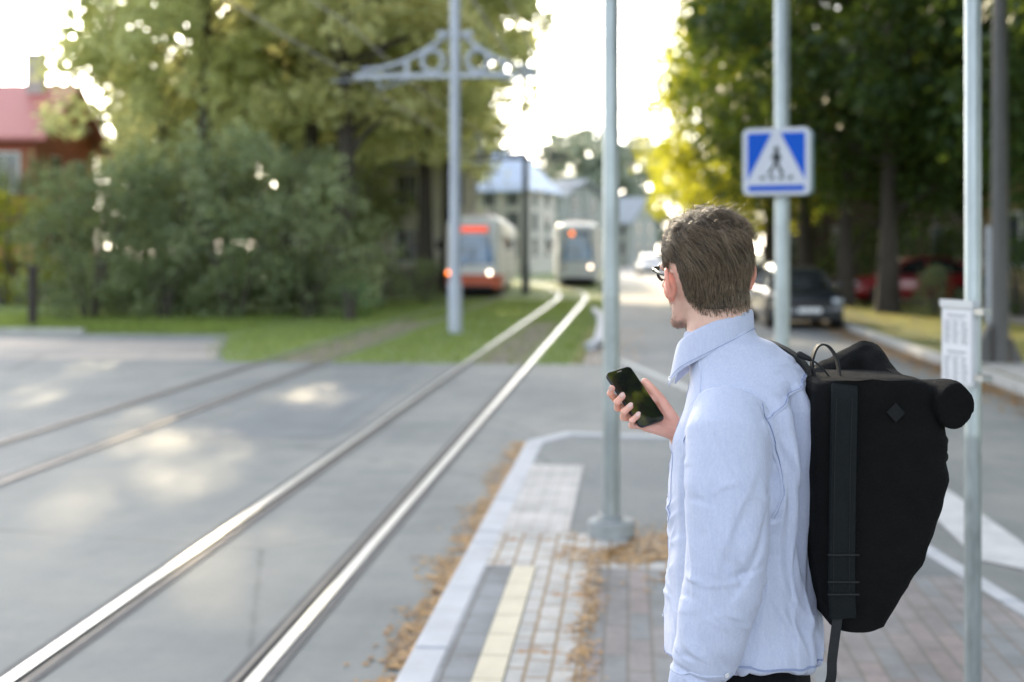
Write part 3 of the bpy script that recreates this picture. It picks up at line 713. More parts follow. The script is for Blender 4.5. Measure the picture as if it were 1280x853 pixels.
# ornate tram pole with a double bracket
def tram_pole(x, y, label, r0, r1, mat, detail=True, tall=11):
    t = thing('tram_pole', label, 'tram pole', (x, y, 0), 0, 'poles carrying the tram wires')
    mb = MB(); mb.lathe([(r0*1.25, -.05), (r0*1.25, 1.1), (r0, 1.16), (r0, 3.5), (r0*.94, 3.55), (r1, tall), (r1*.6, tall+.05)], n=28); mb.build('shaft', mat, t, smooth=35)
    br = bpy.data.objects.new('bracket', None); link(br, t); br.location = (0, 0, 5.68)
    mb = MB(); mb.box((-2.25, -.05, -.06), (1.85, .05, .06)); mb.build('lower_beam', mat, br, bevel=.01)
    for s_ in (-1, 1):
        pts = []
        for k in range(13):
            u = k/12; x_ = .12+((2.1 if s_ < 0 else 1.75)-.12)*u; z_ = .14+.80*(1-u)**2.0
            pts.append((s_*x_, 0, z_))
        mb = MB(); mb.tube(pts, (.055), 8, flat=(0, 1, 0)); mb.build('curved_strut', mat, br, smooth=True)
        rg = MB(); rg.tube([(s_*.50+.235*math.cos(R(k*15)), 0, .32+.235*math.sin(R(k*15))) for k in range(25)], .058, 8, flat=(0, 1, 0)); rg.build('ring', mat, br, smooth=True)
        mb = MB(); mb.box((s_*1.08-.05, -.045, .05), (s_*1.08+.05, .045, .36)); mb.build('post', mat, br)
        mb = MB(); mb.box((s_*.30-.09, -.07, .86), (s_*.30+.09, .07, .98)); mb.build('cap', mat, br, bevel=.01)
        mb = MB(); mb.tube([(s_*1.8, 0, 0), (s_*1.66, 0, -.25)], .03, 8); mb.tube([(s_*.9, 0, -.05), (s_*1.66, 0, -.27)], .022, 8); mb.build('wire_arm', mat, br, smooth=True)
    mb = MB(); mb.tube([(-2.2, 0, -.08), (-2.8, 0, -.09)], .016, 8); mb.build('spur', mat, br)
    return t
q = gp(569, 417)
tram_pole(q.x, q.y, 'pale grey tram pole with ornate curved bracket and two rings, nearer one', .125, .115, m_galv2)
q = gp(657, 367)
tram_pole(q.x, q.y, 'farther dark tram pole standing beside the red fronted tram', .14, .10, m_dkpole)
# overhead wires
m_wire = M('copper_wire', c3(.42, .41, .38), .5, .2, 3, metal=.3)
def wire(x, z, lab, r_=.018):
    pts = []
    for k in range(0, 46):
        y = -6+k*2.6; sag = .22*math.sin(math.pi*((y+25)%25)/25) if z > 5.8 else .03*math.sin(math.pi*((y+25)%25)/25)
        pts.append((x+curve_x(y), y, z-sag))
    mb = MB(); mb.tube(pts, r_, 6); o = mb.build('overhead_wire', m_wire, smooth=True); tag(o, lab, 'wire', 'overhead tram wires'); return o
wire(-5.47, 5.27, 'lower overhead wire above the left track'); wire(-5.47, 6.25, 'upper overhead wire above the left track')
wire(-2.12, 5.27, 'lower overhead wire above the right track'); wire(-2.12, 6.25, 'upper overhead wire above the right track')

# lamp pole at the right edge, behind the timetable
q = at(1250, HZ, 19.5)
t = thing('lamp_pole', 'tall weathered grey lamp pole at the right edge with a splayed foot', 'lamp pole', (q.x, q.y, .12))
m_wood = M('weathered_pole', c3(.13, .125, .12), .85, .35, 5, bump=.5, stretch=(5, 5, .4))
mb = MB(); mb.lathe([(.135, -.05), (.13, 1.2), (.115, 4), (.09, 9.0), (.05, 9.02)], n=20); mb.build('shaft', m_wood, t, smooth=35)
mb = MB(); mb.prism([(-.16, -.05), (-.52, -.05), (-.16, .62)], -.10, .10); mb.prism([(.15, -.05), (.36, -.05), (.15, .4)], -.09, .09); mb.build('foot', m_wood, t, bevel=.02)
mb = MB(); mb.tube([(0, 0, 8.6), (-.6, 0, 9.1), (-1.5, 0, 9.25)], .035, 10); a_ = mb.build('arm', m_dkpole, t, smooth=True)
mb = MB(); mb.ell((-1.75, 0, 9.22), (.33, .14, .09)); mb.build('lamp_head', m_dkpole, a_, smooth=True)
q = at(1236, HZ, 21.5)
t = thing('utility_pole', 'thin pale pole half hidden behind the timetable pole', 'pole', (q.x, q.y, .12)); mb = MB(); mb.lathe([(.05, -.05), (.05, 2.1), (.03, 2.12)], n=14); mb.build('shaft', m_galv2, t, smooth=35)
mb = MB(); mb.lathe([(.12, -.02), (.10, .12), (.055, .14)], n=14); mb.build('base', m_footing, t, smooth=35)
# dark wooden gate post on the lawn
q = gp(41, 410)
t = thing('wooden_post', 'dark weathered wooden post standing alone on the lawn at far left', 'post', (q.x, q.y, 0))
m_dwood = M('dark_wood', c3(.045, .035, .03), .85, .4, 6, bump=.6, stretch=(6, 6, .5))
mb = MB(); mb.rbox((-.085, -.085, -.1), (.085, .085, 1.40), .02); mb.build('shaft', m_dwood, t)
mb = MB(); mb.loft([[(-.11, -.11, 1.40), (.11, -.11, 1.40), (.11, .11, 1.40), (-.11, .11, 1.40)], [(-.11, -.11, 1.43), (.11, -.11, 1.43), (.11, .11, 1.43), (-.11, .11, 1.43)], [(-.02, -.02, 1.49), (.02, -.02, 1.49), (.02, .02, 1.49), (-.02, .02, 1.49)]]); mb.build('cap', m_dwood, t)

# ------------------------------------------------------------------ trams
m_tglass = glass('tram_glass', c3(.12, .24, .46), .10, .6); m_sglass = glass('side_glass', c3(.10, .09, .07), .08, .5)  # blue sky reflection is put into the windscreen colour
m_trub = M('tram_rubber', c3(.02, .02, .022), .7, .3, 6); m_under = M('tram_underframe', c3(.012, .012, .013), .8, .3, 4)
m_cream = M('tram_cream', c3(.80, .79, .77), .35, .1, 2); m_tred = M('tram_red', c3(.62, .12, .05), .35, .12, 2); m_tgrey = M('tram_grey', c3(.72, .73, .77), .35, .1, 2); m_troof = M('tram_roof', c3(.70, .57, .55), .6, .15, 2)
m_led = emis('led_red', c3(1.0, .16, .10), 1.6); m_lamp = emis('lamp_white', c3(1, .80, .60), 9.0); m_amber = emis('lamp_amber', c3(1, .22, .02), 6.0); m_orng = M('orange_blind', c3(.75, .26, .06), .6, .1, 4)
m_off = M('lamp_glass', c3(.5, .5, .48), .12, .1, 5)
m_chrome = M('chrome', c3(.7, .7, .7), .15, .05, 4, metal=1)
def tram(label, x, y, rz, body, skirt, lit):
    """front faces -Y; origin on the track under the front"""
    t = thing('tram', label, 'tram', (x, y, 0), rz, 'trams coming down the street'); L = 17.5; hwid = 1.10
    prof = [(-.03, .42), (0.0, .38)]                 # front profile (y, z): slanted screen
    # body shell as a loft along Y
    def sec(y_, wd, z0, z1, zr):
        r_ = .16
        return [(-wd, y_, z0), (wd, y_, z0), (wd*1.01, y_, 1.0), (wd, y_, z1-.28), (wd*.95, y_, z1-.08), (wd*.80, y_, zr), (wd*.3, y_, zr+.05), (-wd*.3, y_, zr+.05), (-wd*.80, y_, zr), (-wd*.95, y_, z1-.08), (-wd, y_, z1-.28), (-wd*1.01, y_, 1.0)]
    stations = [(-.0, .86, .42, 2.55, 2.62), (.07, .92, .40, 2.90, 2.96), (.30, 1.02, .38, 3.02, 3.08), (.75, hwid, .36, 3.05, 3.12), (8.4, hwid, .36, 3.05, 3.12)]
    rear = [(9.1, hwid, .36, 3.05, 3.12), (17.0, hwid, .36, 3.05, 3.12), (17.5, .95, .40, 2.95, 3.02)]
    mb = MB()
    for grp in (stations, rear): mb.loft([sec(*s_) for s_ in grp])
    bo = mb.build('body', body, t, smooth=30, bevel=.03)
    mb = MB()
    for k in range(7): mb.box((-1.0, 8.42+k*.1, .5), (1.0, 8.47+k*.1, 3.0))
    mb.build('bellows', m_trub, t)
    sk = MB(); ss = lambda y_, wd: [(-wd, y_, .36), (wd, y_, .36), (wd, y_, .86), (wd*.98, y_, .88), (-wd*.98, y_, .88), (-wd, y_, .86)]
    sk.loft([ss(-.05, .88), ss(.04, .96), ss(.28, 1.06), ss(.72, hwid+.022), ss(1.3, hwid+.022)]); sk.build('front_skirt', skirt, t, smooth=30, bevel=.02)
    mb = MB(); mb.box((-.70, -.16, .30), (.70, 0, .46)); mb.build('bumper', m_trub, t, bevel=.03)
    mb = MB(); mb.box((-.90, .5, .10), (.90, 17, .37)); mb.build('underframe', m_under, t)
    for y_ in (2.2, 4.1, 12.8, 14.7):
        for s_ in (-1, 1): mb = MB(); mb.cyl((s_*.53-.06, y_, .34), (s_*.53+.06, y_, .34), .34, n=20); mb.build('wheel', m_under, t, smooth=35)
    # windscreen following the nose: three panes
    for xa, xb, ya, yb in ((-.50, .50, -.035, -.035), (-.84, -.53, .02, -.03), (.53, .84, -.03, .02)):
        mb = MB(); z0, z1 = 1.28, 2.42
        mb.add([(xa, ya-.012, z0), (xb, yb-.012, z0), (xb*.99, yb+.018, z1), (xa*.99, ya+.018, z1), (xa, ya+.03, z0), (xb, yb+.03, z0), (xb*.99, yb+.06, z1), (xa*.99, ya+.06, z1)],
               [(0, 1, 2, 3), (7, 6, 5, 4), (0, 4, 5, 1), (1, 5, 6, 2), (2, 6, 7, 3), (3, 7, 4, 0)]); mb.build('windscreen', m_tglass, t)
    mb = MB(); mb.box((-.60, -.05, 2.50), (.60, .12, 2.76)); d = mb.build('destination_box', m_trub, t, bevel=.02)
    mb = MB(); mb.box((-.54, -.056, 2.53), (.54, -.048, 2.73)); mb.build('display', m_led if lit else m_tglass, d)
    if not lit: mb = MB(); mb.lathe([(.09, 0), (.09, .03)], n=14); mb.xf(Matrix.Translation((-.28, -.06, 2.63)) @ Matrix.Rotation(R(90), 4, 'X')); mb.build('signal_lamp', m_amber, d)
    for x_, m_, r_ in ((-.97 if lit else -.70, m_amber if lit else m_off, .085), (.62, m_lamp, .085)):
        mb = MB(); mb.lathe([(r_*1.3, -.05), (r_*1.3, .02), (r_, .025), (r_*.5, .045)], n=18); mb.xf(Matrix.Translation((x_, -.06, .95 if lit else 1.0)) @ Matrix.Rotation(R(90), 4, 'X')); h_ = mb.build('headlight', m_chrome, t, smooth=35)
        mb = MB(); mb.ell((x_, -.085, .95 if lit else 1.0), (r_, .035, r_)); mb.build('lens', m_, h_, smooth=True)
    for s_ in (-1, 1):
        for k, (ya, yb) in enumerate([(1.0, 1.75), (3.0, 4.3), (4.4, 5.7), (6.9, 8.3), (9.4, 10.6), (10.7, 11.9), (13.2, 14.5), (14.6, 15.8)]):
            mb = MB(); x0 = s_*(hwid+.006); x1 = s_*(hwid-.03); mb.box((min(x0, x1), ya, 1.32), (max(x0, x1), yb, 2.36)); wd = mb.build('window', m_sglass, t, bevel=.015)
            if k in (1, 2): mb = MB(); x2 = s_*(hwid+.012); x3 = s_*(hwid+.004); mb.box((min(x2, x3), ya+.05, 1.98), (max(x2, x3), yb-.05, 2.32)); mb.build('blind', m_orng, wd)
        for ya, yb in ((1.85, 2.9), (5.8, 6.8), (12.0, 13.1)):
            mb = MB(); x0 = s_*(hwid+.008); x1 = s_*(hwid-.03); mb.box((min(x0, x1), ya, .48), (max(x0, x1), yb, 2.45)); dr = mb.build('door', m_trub, t, bevel=.01)
            for u in (.06, .54): mb = MB(); x2 = s_*(hwid+.014); x3 = s_*(hwid+.006); l_ = yb-ya; mb.box((min(x2, x3), ya+u*l_, .9), (max(x2, x3), ya+(u+.40)*l_, 2.35)); mb.build('pane', m_sglass, dr)
        mb = MB(); mb.tube([(s_*1.05, .35, 2.25), (s_*1.32, .10, 2.15)], .015, 6); mb.rbox((s_*1.36-.09, .02, 1.85), (s_*1.36+.09, .09, 2.2), .03); mb.build('mirror', m_trub, t)
    for bx_ in ((-.55, 3.2, 3.12, .55, 5.2, 3.36), (-.5, 11, 3.12, .5, 12.6, 3.32)): mb = MB(); mb.rbox(bx_[:3], bx_[3:], .1); mb.build('roof_box', m_troof, t)
    pg = MB(); pg.tube([(-.5, 6.3, 3.2), (-.35, 7.8, 4.2), (-.2, 6.2, 5.2)], .03, 6); pg.tube([(.5, 6.3, 3.2), (.35, 7.8, 4.2), (.2, 6.2, 5.2)], .03, 6); pg.tube([(-.75, 6.2, 5.15), (-.5, 6.2, 5.24), (.5, 6.2, 5.24), (.75, 6.2, 5.15)], .03, 6); pg.tube([(-.5, 6.3, 3.2), (.5, 6.3, 3.2)], .03, 6)
    pg.build('pantograph', m_under, t)
    mb = MB(); mb.box((-.02, -.048, 1.28), (.02, -.03, 1.9)); mb.tube([(-.3, -.06, 1.25), (-.05, -.06, 1.75)], .012, 6); mb.build('wiper', m_trub, t)
    return t
qa = gp(592, 372); qb = gp(722, 359)
tram('cream tram with an orange red lower front and a lit red destination display', qa.x, qa.y, R(3.4), m_cream, m_tred, True)
tram('pale grey tram farther away, half hidden behind the steel pole', qb.x, qb.y, R(2.4), m_tgrey, m_tgrey, False)

# ------------------------------------------------------------------ parked cars (nose towards -Y)
m_tyre = M('tyre', c3(.015, .015, .016), .85, .2, 20, bump=.3); m_rim = M('alloy', c3(.55, .56, .58), .3, .1, 6, metal=.9)
m_cglass = glass('car_glass', c3(.03, .035, .04), .04, .6); m_blk = M('black_trim', c3(.015, .015, .016), .5, .2, 8)
m_hl = M('headlamp_glass', c3(.55, .58, .62), .08, .1, 10, metal=.4); m_plate = M('number_plate', c3(.72, .73, .74), .5, .08, 12); m_tl = M('tail_lamp', c3(.35, .01, .01), .2, .1, 10)
def carpaint(name, col):
    t = NT(name); n1 = t.noise(t.coord(), 1.2, 4)
    p = t.pbr(Base_Color=t.ramp(n1, [(.3, sc(col, .85)), (.7, sc(col, 1.15))]), Roughness=.32, Metallic=.15); p.inputs['Coat Weight'].default_value = .8; p.inputs['Coat Roughness'].default_value = .05; return t.m
def car(name, label, loc, rz, paint, L=4.25, W=1.74, H=1.46, group='parked cars'):
    t = thing(name, label, 'car', loc, rz, group); hw = W/2; k = L/4.25
    S_ = [(-2.12, .60, .34, .58), (-2.05, .76, .24, .70), (-1.85, .83, .20, .80), (-1.3, .87, .18, .90), (-.85, .87, .18, .95), (0, .87, .18, .95), (1.0, .87, .18, .96), (1.6, .86, .20, .98), (1.95, .80, .24, .96), (2.12, .70, .36, .84)]
    def sec(y, wd, z0, z1): wd *= W/1.74; return [(-wd*.9, y*k, z0), (wd*.9, y*k, z0), (wd, y*k, z0+.14), (wd, y*k, z1-.22), (wd*.94, y*k, z1-.05), (wd*.80, y*k, z1), (-wd*.80, y*k, z1), (-wd*.94, y*k, z1-.05), (-wd, y*k, z1-.22), (-wd, y*k, z0+.14)]
    mb = MB(); mb.loft([sec(*s) for s in S_]); b = mb.build('body', paint, t, smooth=50, bevel=.02)
    G_ = [(-.98, .74, .93, .97), (-.35, .68, .90, 1.36), (.1, .66, .90, H), (.75, .66, .90, H-.01), (1.45, .66, .90, 1.30), (1.92, .66, .90, .99)]
    def gs(y, wd, z0, z1): wd *= W/1.74; top = wd*.80; return [(-wd*1.04, y*k, z0), (wd*1.04, y*k, z0), (wd*1.0, y*k, z0+.06), (top+.02, y*k, z1-.05), (top-.06, y*k, z1), (-top+.06, y*k, z1), (-top-.02, y*k, z1-.05), (-wd*1.0, y*k, z0+.06)]
    mb = MB(); mb.loft([gs(*s) for s in G_]); mb.build('greenhouse', m_cglass, t, smooth=35)
    rf = MB(); rs_ = lambda y, wd, z: [(-wd, y*k, z-.05), (wd, y*k, z-.05), (wd-.05, y*k, z+.008), (-wd+.05, y*k, z+.008)]
    rf.loft([rs_(-.30, .55, 1.37), (rs_(.1, .555, H)), rs_(.75, .555, H-.01), rs_(1.35, .53, 1.33)]); rf.build('roof', paint, t, smooth=40)
    for s_ in (-1, 1):
        a = hw*.86; c = hw*.66
        for p0, p1, rr in (((s_*a, -.98*k, .96), (s_*(c+.005), -.32*k, 1.36), .035), ((s_*(a+.01), .28*k, .95), (s_*(c+.01), .25*k, H-.05), .03), ((s_*a, 1.75*k, .98), (s_*c, 1.35*k, 1.32), .06)):
            pl = MB(); pl.tube([p0, p1], rr, 6); pl.build('pillar', paint, t)
        for y_ in (-1.32, 1.30):
            wl = MB(); M_ = Matrix.Translation((s_*(hw-.09), y_*k, .31)) @ Matrix.Rotation(R(90), 4, 'Y')
            wl.lathe([(.19, -.10), (.29, -.105), (.315, -.07), (.315, .07), (.29, .105), (.19, .10)], n=24); wl.xf(M_); ty = wl.build('wheel', m_tyre, t, smooth=35)
            wl = MB(); wl.lathe([(.20, -.088), (.20, .088)], n=20); wl.xf(M_); wl.build('rim', m_rim, ty, smooth=35)
        h_ = MB(); h_.ell((s_*.64*W/1.74, -1.98*k, .66), (.17, .12, .075)); h_.build('headlight', m_hl, t, smooth=True)
        h_ = MB(); h_.ell((s_*.68*W/1.74, 2.02*k, .78), (.13, .08, .10)); h_.build('taillight', m_tl, t, smooth=True)
        h_ = MB(); h_.ell((s_*(hw+.09), -.72*k, 1.00), (.10, .06, .07)); h_.build('mirror', paint, t, smooth=True)
        dl = MB(); x0 = s_*(hw+.0); dl.box((min(x0, x0+s_*.012), -.1, .80), (max(x0, x0+s_*.012), .06, .83)); dl.build('door_handle', m_blk, t)
    mb = MB(); mb.rbox((-.46, -2.15*k, .52), (.46, -2.07*k, .66), .03, 1); mb.build('grille', m_blk, t)
    mb = MB(); mb.rbox((-.62, -2.16*k, .24), (.62, -2.02*k, .38), .04, 1); mb.build('lower_grille', m_blk, t)
    mb = MB(); mb.box((-.26, -2.185*k, .40), (.26, -2.15*k, .515)); mb.build('number_plate', m_plate, t)
    mb = MB(); mb.box((-.26, 2.12*k, .56), (.26, 2.15*k, .67)); mb.build('number_plate', m_plate, t)
    return t
q = gp(1003, 413)
car('parked_car', 'black car parked at the kerb facing the camera, behind the sign pole', (q.x+.05, q.y+2.1, 0), R(3), carpaint('paint_black', c3(.014, .018, .026)))
q = at(940, HZ, 37.5)
car('parked_car', 'silver car parked behind the black car near the man', (q.x+.35, q.y+2, 0), R(2), carpaint('paint_silver', c3(.42, .44, .46)))
q = at(1140, HZ, 41)
car('parked_car', 'red car parked sideways among the tree trunks', (q.x, q.y, .125), R(-84), carpaint('paint_red', c3(.26, .008, .012)), H=1.5)
q = at(812, HZ, 92)
car('parked_car', 'tiny pale car far down the sunlit street', (q.x, q.y, 0), R(4), carpaint('paint_white', c3(.55, .56, .58)))

# ------------------------------------------------------------------ buildings
def house(name, label, loc, rz, w_, d_, h_, roof_h, wall, roof, rows, cols, trim, hip=0.0, ground=None, chim=None, cat='house', over=.45, win=(1.0, 1.45), gable_x=True):
    """front wall faces -Y; ridge along X"""
    t = thing(name, label, cat, loc, rz)
    mb = MB(); mb.box((-w_/2, 0, -.2), (w_/2, d_, h_))
    if not hip:
        for s_ in (-1, 1): mb.prism([(0, h_), (d_, h_), (d_/2, h_+roof_h)], s_*w_/2-.1 if s_ > 0 else -w_/2, w_/2 if s_ > 0 else -w_/2+.1, axis=0)
    mb.build('wall', wall, t)
    a = w_/2+over; r_ = MB(); e0, e1 = -over, d_+over; zb = h_-over*roof_h/(d_/2)*.6; rx = a-hip
    for (ya, yb) in ((e0, d_/2), (e1, d_/2)):
        r_.add([(-a, ya, zb), (a, ya, zb), (rx, yb, h_+roof_h+.1), (-rx, yb, h_+roof_h+.1), (-a, ya, zb+.16), (a, ya, zb+.16), (rx, yb, h_+roof_h+.26), (-rx, yb, h_+roof_h+.26)],
               [(0, 1, 2, 3), (7, 6, 5, 4), (0, 4, 5, 1), (1, 5, 6, 2), (2, 6, 7, 3), (3, 7, 4, 0)])
    if hip:
        for s_ in (-1, 1): r_.add([(s_*a, e0, zb+.16), (s_*a, e1, zb+.16), (s_*rx, d_/2, h_+roof_h+.26)], [(0, 1, 2)])
    ro = r_.build('roof', roof, t)
    if ground: mb = MB(); mb.box((-w_/2-.03, -.03, -.1), (w_/2+.03, d_+.03, 1.0)); mb.build('plinth', ground, t)
    if chim: mb = MB(); mb.box((chim-.35, d_/2-.9, h_+roof_h*.4), (chim+.35, d_/2-.3, h_+roof_h+1.3)); mb.box((chim-.42, d_/2-.97, h_+roof_h+1.3), (chim+.42, d_/2-.23, h_+roof_h+1.45)); mb.build('chimney', m_chim, ro)
    ww, wh = win
    for r0 in range(rows):
        for k in range(cols):
            x = -w_/2+w_*(k+.5)/cols; z = 1.3+r0*(h_-.6)/rows
            mb = MB(); f_ = .09
            for b0 in (((x-ww/2-f_, -.07, z-f_), (x-ww/2, .02, z+wh+f_)), ((x+ww/2, -.07, z-f_), (x+ww/2+f_, .02, z+wh+f_)), ((x-ww/2, -.07, z+wh), (x+ww/2, .02, z+wh+f_)), ((x-ww/2, -.09, z-f_), (x+ww/2, .02, z)), ((x-.03, -.05, z), (x+.03, .02, z+wh))): mb.box(*b0)
            wn = mb.build('window', trim, t)
            mb = MB(); mb.box((x-ww/2, -.025, z), (x+ww/2, -.012, z+wh)); mb.build('pane', m_wpane, wn)
    for s_ in (-1, 1):                           # windows in the gable ends
        for r0 in range(rows):
            for yv in (d_*.3, d_*.7):
                z = 1.3+r0*(h_-.6)/rows; x0 = s_*(w_/2); mb = MB(); lo, hi = min(x0, x0+s_*.06), max(x0, x0+s_*.06); mb.box((lo, yv-.58, z-.08), (hi, yv+.58, z+wh+.08)); wn = mb.build('window', trim, t)
                x1 = s_*(w_/2+.062); x2 = s_*(w_/2+.07); mb = MB(); mb.box((min(x1, x2), yv-.48, z), (max(x1, x2), yv+.48, z+wh)); mb.build('pane', m_wpane, wn)
    return t
m_wpane = glass('window_pane', c3(.06, .07, .08), .08, .5)
m_chim = M('chimney_plaster', c3(.48, .43, .42), .85, .2, 4)
m_rroof = M('red_metal_roof', c3(.50, .165, .15), .5, .14, 2, stretch=(6, 1, 1)); m_rwall = M('red_timber', c3(.36, .10, .06), .8, .2, 3, stretch=(1, 1, 8)); m_trimw = M('white_trim', c3(.62, .62, .60), .6, .1, 4); m_plinth = M('pale_plinth', c3(.40, .41, .44), .8, .2, 3)
q = at(-40, HZ, 50)
house('red_house', 'red timber house with a red roof at the left edge above the shrubs', (q.x-2.2, q.y, 0), R(7), 9.4, 8, 6.3, 2.3, m_rwall, m_rroof, 2, 4, m_trimw, ground=m_plinth, chim=3.6, over=.6)
# lean-to porch in front of it
m_orroof = M('orange_sheet', c3(.50, .25, .09), .6, .15, 3)
q = at(40, HZ, 44)
t = thing('shed', 'low shed with an orange roof and pale wall behind the wooden post', 'shed', (q.x-1.0, q.y, 0), R(8))
mb = MB(); mb.box((-1.6, 0, -.1), (1.3, 2.2, 1.5)); mb.build('wall', m_plinth, t)
mb = MB(); mb.add([(-1.8, -.45, 1.45), (1.5, -.45, 1.45), (1.5, 2.4, 1.5), (-1.8, 2.4, 1.5), (-1.0, .9, 2.05), (.8, .9, 2.05)], [(0, 1, 5, 4), (1, 2, 5), (2, 3, 4, 5), (3, 0, 4), (3, 2, 1, 0)]); mb.build('roof', m_orroof, t)
mb = MB(); mb.box((-1.45, -.03, .35), (.95, 0, .85)); mb.build('panel', m_trimw, t); mb = MB(); mb.box((-1.6, -.045, 1.05), (1.3, -.002, 1.25)); mb.build('beam', m_rwall, t)
m_bwall = M('beige_render', c3(.58, .55, .49), .85, .15, 2); m_broof = M('blue_grey_roof', c3(.52, .60, .74), .5, .15, 2); m_gwall = M('green_render', c3(.34, .36, .33), .85, .12, 2); m_groof = M('slate', c3(.32, .35, .38), .7, .2, 3)
q = at(612, HZ, 96)
house('apartment_house', 'beige house with a blue grey hipped roof behind the red fronted tram', (q.x, q.y, 0), R(-16), 5.6, 7, 6.3, 2.8, m_bwall, m_broof, 3, 3, m_trimw, hip=1.9, cat='house')
q = at(672, HZ, 118)
house('apartment_house', 'pale green house right of the blue grey roof', (q.x, q.y, 0), R(-25), 5.0, 9, 6.6, 1.6, m_gwall, m_groof, 3, 3, m_trimw)
q = at(742, HZ, 135)
house('apartment_house', 'grey house with pale gable behind the far tram', (q.x, q.y, 0), R(-20), 8, 9, 4.6, 2.6, m_gwall, m_groof, 2, 4, m_trimw)
q = at(505, HZ, 62)
house('apartment_house', 'beige house half seen between the dark trunks left of the tram pole', (q.x-1, q.y, 0), R(12), 9, 8, 6.0, 2.5, m_bwall, m_groof, 2, 4, m_trimw)
m_trimd = M('dull_trim', c3(.26, .24, .20), .7, .2, 4); m_brown = M('brown_timber', c3(.06, .04, .028), .85, .25, 3, stretch=(1, 1, 8)); m_ochre = M('ochre_render', c3(.30, .22, .10), .85, .2, 3)
q = at(1120, HZ, 58)
house('brown_house', 'dark brown timber house with pale window frames behind the red car', (q.x+1, q.y, .1), R(-8), 13, 8, 6.4, 3.5, m_brown, m_groof, 2, 6, m_trimd)
q = at(1300, HZ, 36)
house('ochre_house', 'ochre house with pale pilasters at the right edge behind the lamp pole', (q.x+3.2, q.y, .1), R(-12), 9, 8, 7.5, 3.0, m_ochre, m_groof, 2, 5, m_trimw)
# dark picket fence under the avenue trees, left of the tram
qa = at(365, HZ, 41); qb = at(560, HZ, 52)
dv = (qb-qa); n_ = 60; t = thing('picket_fence', 'dark low timber fence under the avenue trees left of the tram', 'fence', (qa.x, qa.y, 0), math.atan2(dv.y, dv.x)); L = Vector((dv.x, dv.y)).length
mb = MB()
for k in range(n_): x = L*k/n_; mb.box((x, -.02, .05), (x+.11, .0, 1.15+.03*math.sin(k*1.7)))
mb.build('pickets', m_dwood, t)
mb = MB(); mb.box((0, 0, .3), (L, .05, .4)); mb.box((0, 0, .85), (L, .05, .95)); mb.build('rail', m_dwood, t)
for k in range(6): mb = MB(); x = L*k/5; mb.box((x-.06, .05, -.1), (x+.06, .17, 1.2)); mb.build('post', m_dwood, t)
# ------------------------------------------------------------------ the man (local frame: X right in view, Y away, Z up, origin between the feet)
UC = .46; DC = 2.54
mpos = RT*UC + FW*DC
MAN = (mpos.x, mpos.y, PZ)
AL = R(22)
bF = Vector((-math.cos(AL), math.sin(AL), 0)); bL = Vector((-math.sin(AL), -math.cos(AL), 0)); UP = Vector((0, 0, 1))
TC = Vector((.000, .015, 0))
def bp(f, l, w): return TC + bF*f + bL*l + UP*w
BE = R(72)
hF = Vector((-math.cos(BE), math.sin(BE), 0)); hL = Vector((-math.sin(BE), -math.cos(BE), 0))
HC = Vector((-.072, .012, 1.564))
TILT = Matrix.Rotation(R(-4), 3, hL) @ Matrix.Rotation(R(-5), 3, hF)      # chin a little up, head leaning a touch to the left
HS = .965
def hp(f, l, z):
    d = TILT @ (hF*f + hL*l + UP*(z-.06))*HS; return HC + d + UP*.06
def hpi(p):
    d = TILT.inverted() @ (Vector(p)-HC-UP*.06)/HS; return d.dot(hF), d.dot(hL), d.z+.06

def remesh(mb, voxel, smooth=3, fac=.5):
    me = mb.mesh('tmp'); o = bpy.data.objects.new('tmp', me); C.objects.link(o)
    m = o.modifiers.new('r', 'REMESH'); m.mode = 'VOXEL'; m.voxel_size = voxel; m.use_smooth_shade = True
    if smooth: m2 = o.modifiers.new('s', 'SMOOTH'); m2.iterations = smooth; m2.factor = fac
    dg = bpy.context.evaluated_depsgraph_get(); dg.update()
    out = bpy.data.meshes.new_from_object(o.evaluated_get(dg))
    bpy.data.objects.remove(o); bpy.data.meshes.remove(me)
    return out
def join_meshes(name, ms):
    bm = bmesh.new()
    for m_ in ms: bm.from_mesh(m_)
    me = bpy.data.meshes.new(name); bm.to_mesh(me); bm.free(); return me
def sring(c, ax, ay, F_, B_, W_, n=28, e=2.25):
    """superellipse ring: F_ to the front, B_ to the back along ax, W_ half-width along ay"""
    out = []
    for k in range(n):
        a_ = 2*math.pi*k/n; ca, sa = math.cos(a_), math.sin(a_)
        x = math.copysign(abs(ca)**(2/e), ca); y = math.copysign(abs(sa)**(2/e), sa)
        out.append(c + ax*(x*(F_ if x > 0 else B_)) + ay*(y*W_))
    return out

# ---- head, neck and the upper trunk in one surface
hd = MB()
HR = [(-.002, .064, -.024, .020), (.010, .081, .004, .040), (.032, .090, .040, .055), (.060, .098, .075, .065), (.09, .099, .088, .0705), (.12, .097, .094, .074), (.15, .097, .098, .0765), (.175, .094, .098, .0765), (.198, .084, .092, .070), (.216, .066, .076, .058), (.229, .042, .052, .038), (.236, .015, .02, .014)]
rings = []
for z, f_, b_, w_ in HR:
    cz = (f_-b_)/2; hl_ = (f_+b_)/2
    rings.append([hp(cz+hl_*math.copysign(abs(math.cos(t_))**.9, math.cos(t_)), w_*math.copysign(abs(math.sin(t_))**.9, math.sin(t_)), z) for t_ in [2*math.pi*k/32 for k in range(32)]])
hd.loft(rings)
nb0 = bp(.015, 0, 1.44); nb1 = bp(.050, .024, 1.535); nb2 = hp(-.022, 0, .035)+Vector((.013, 0, 0)); nb3 = hp(-.018, 0, .10)+Vector((.004, 0, 0))
hd.tube([nb0, nb1, nb2, nb3], [.056, .059, .0625, .064], 20)
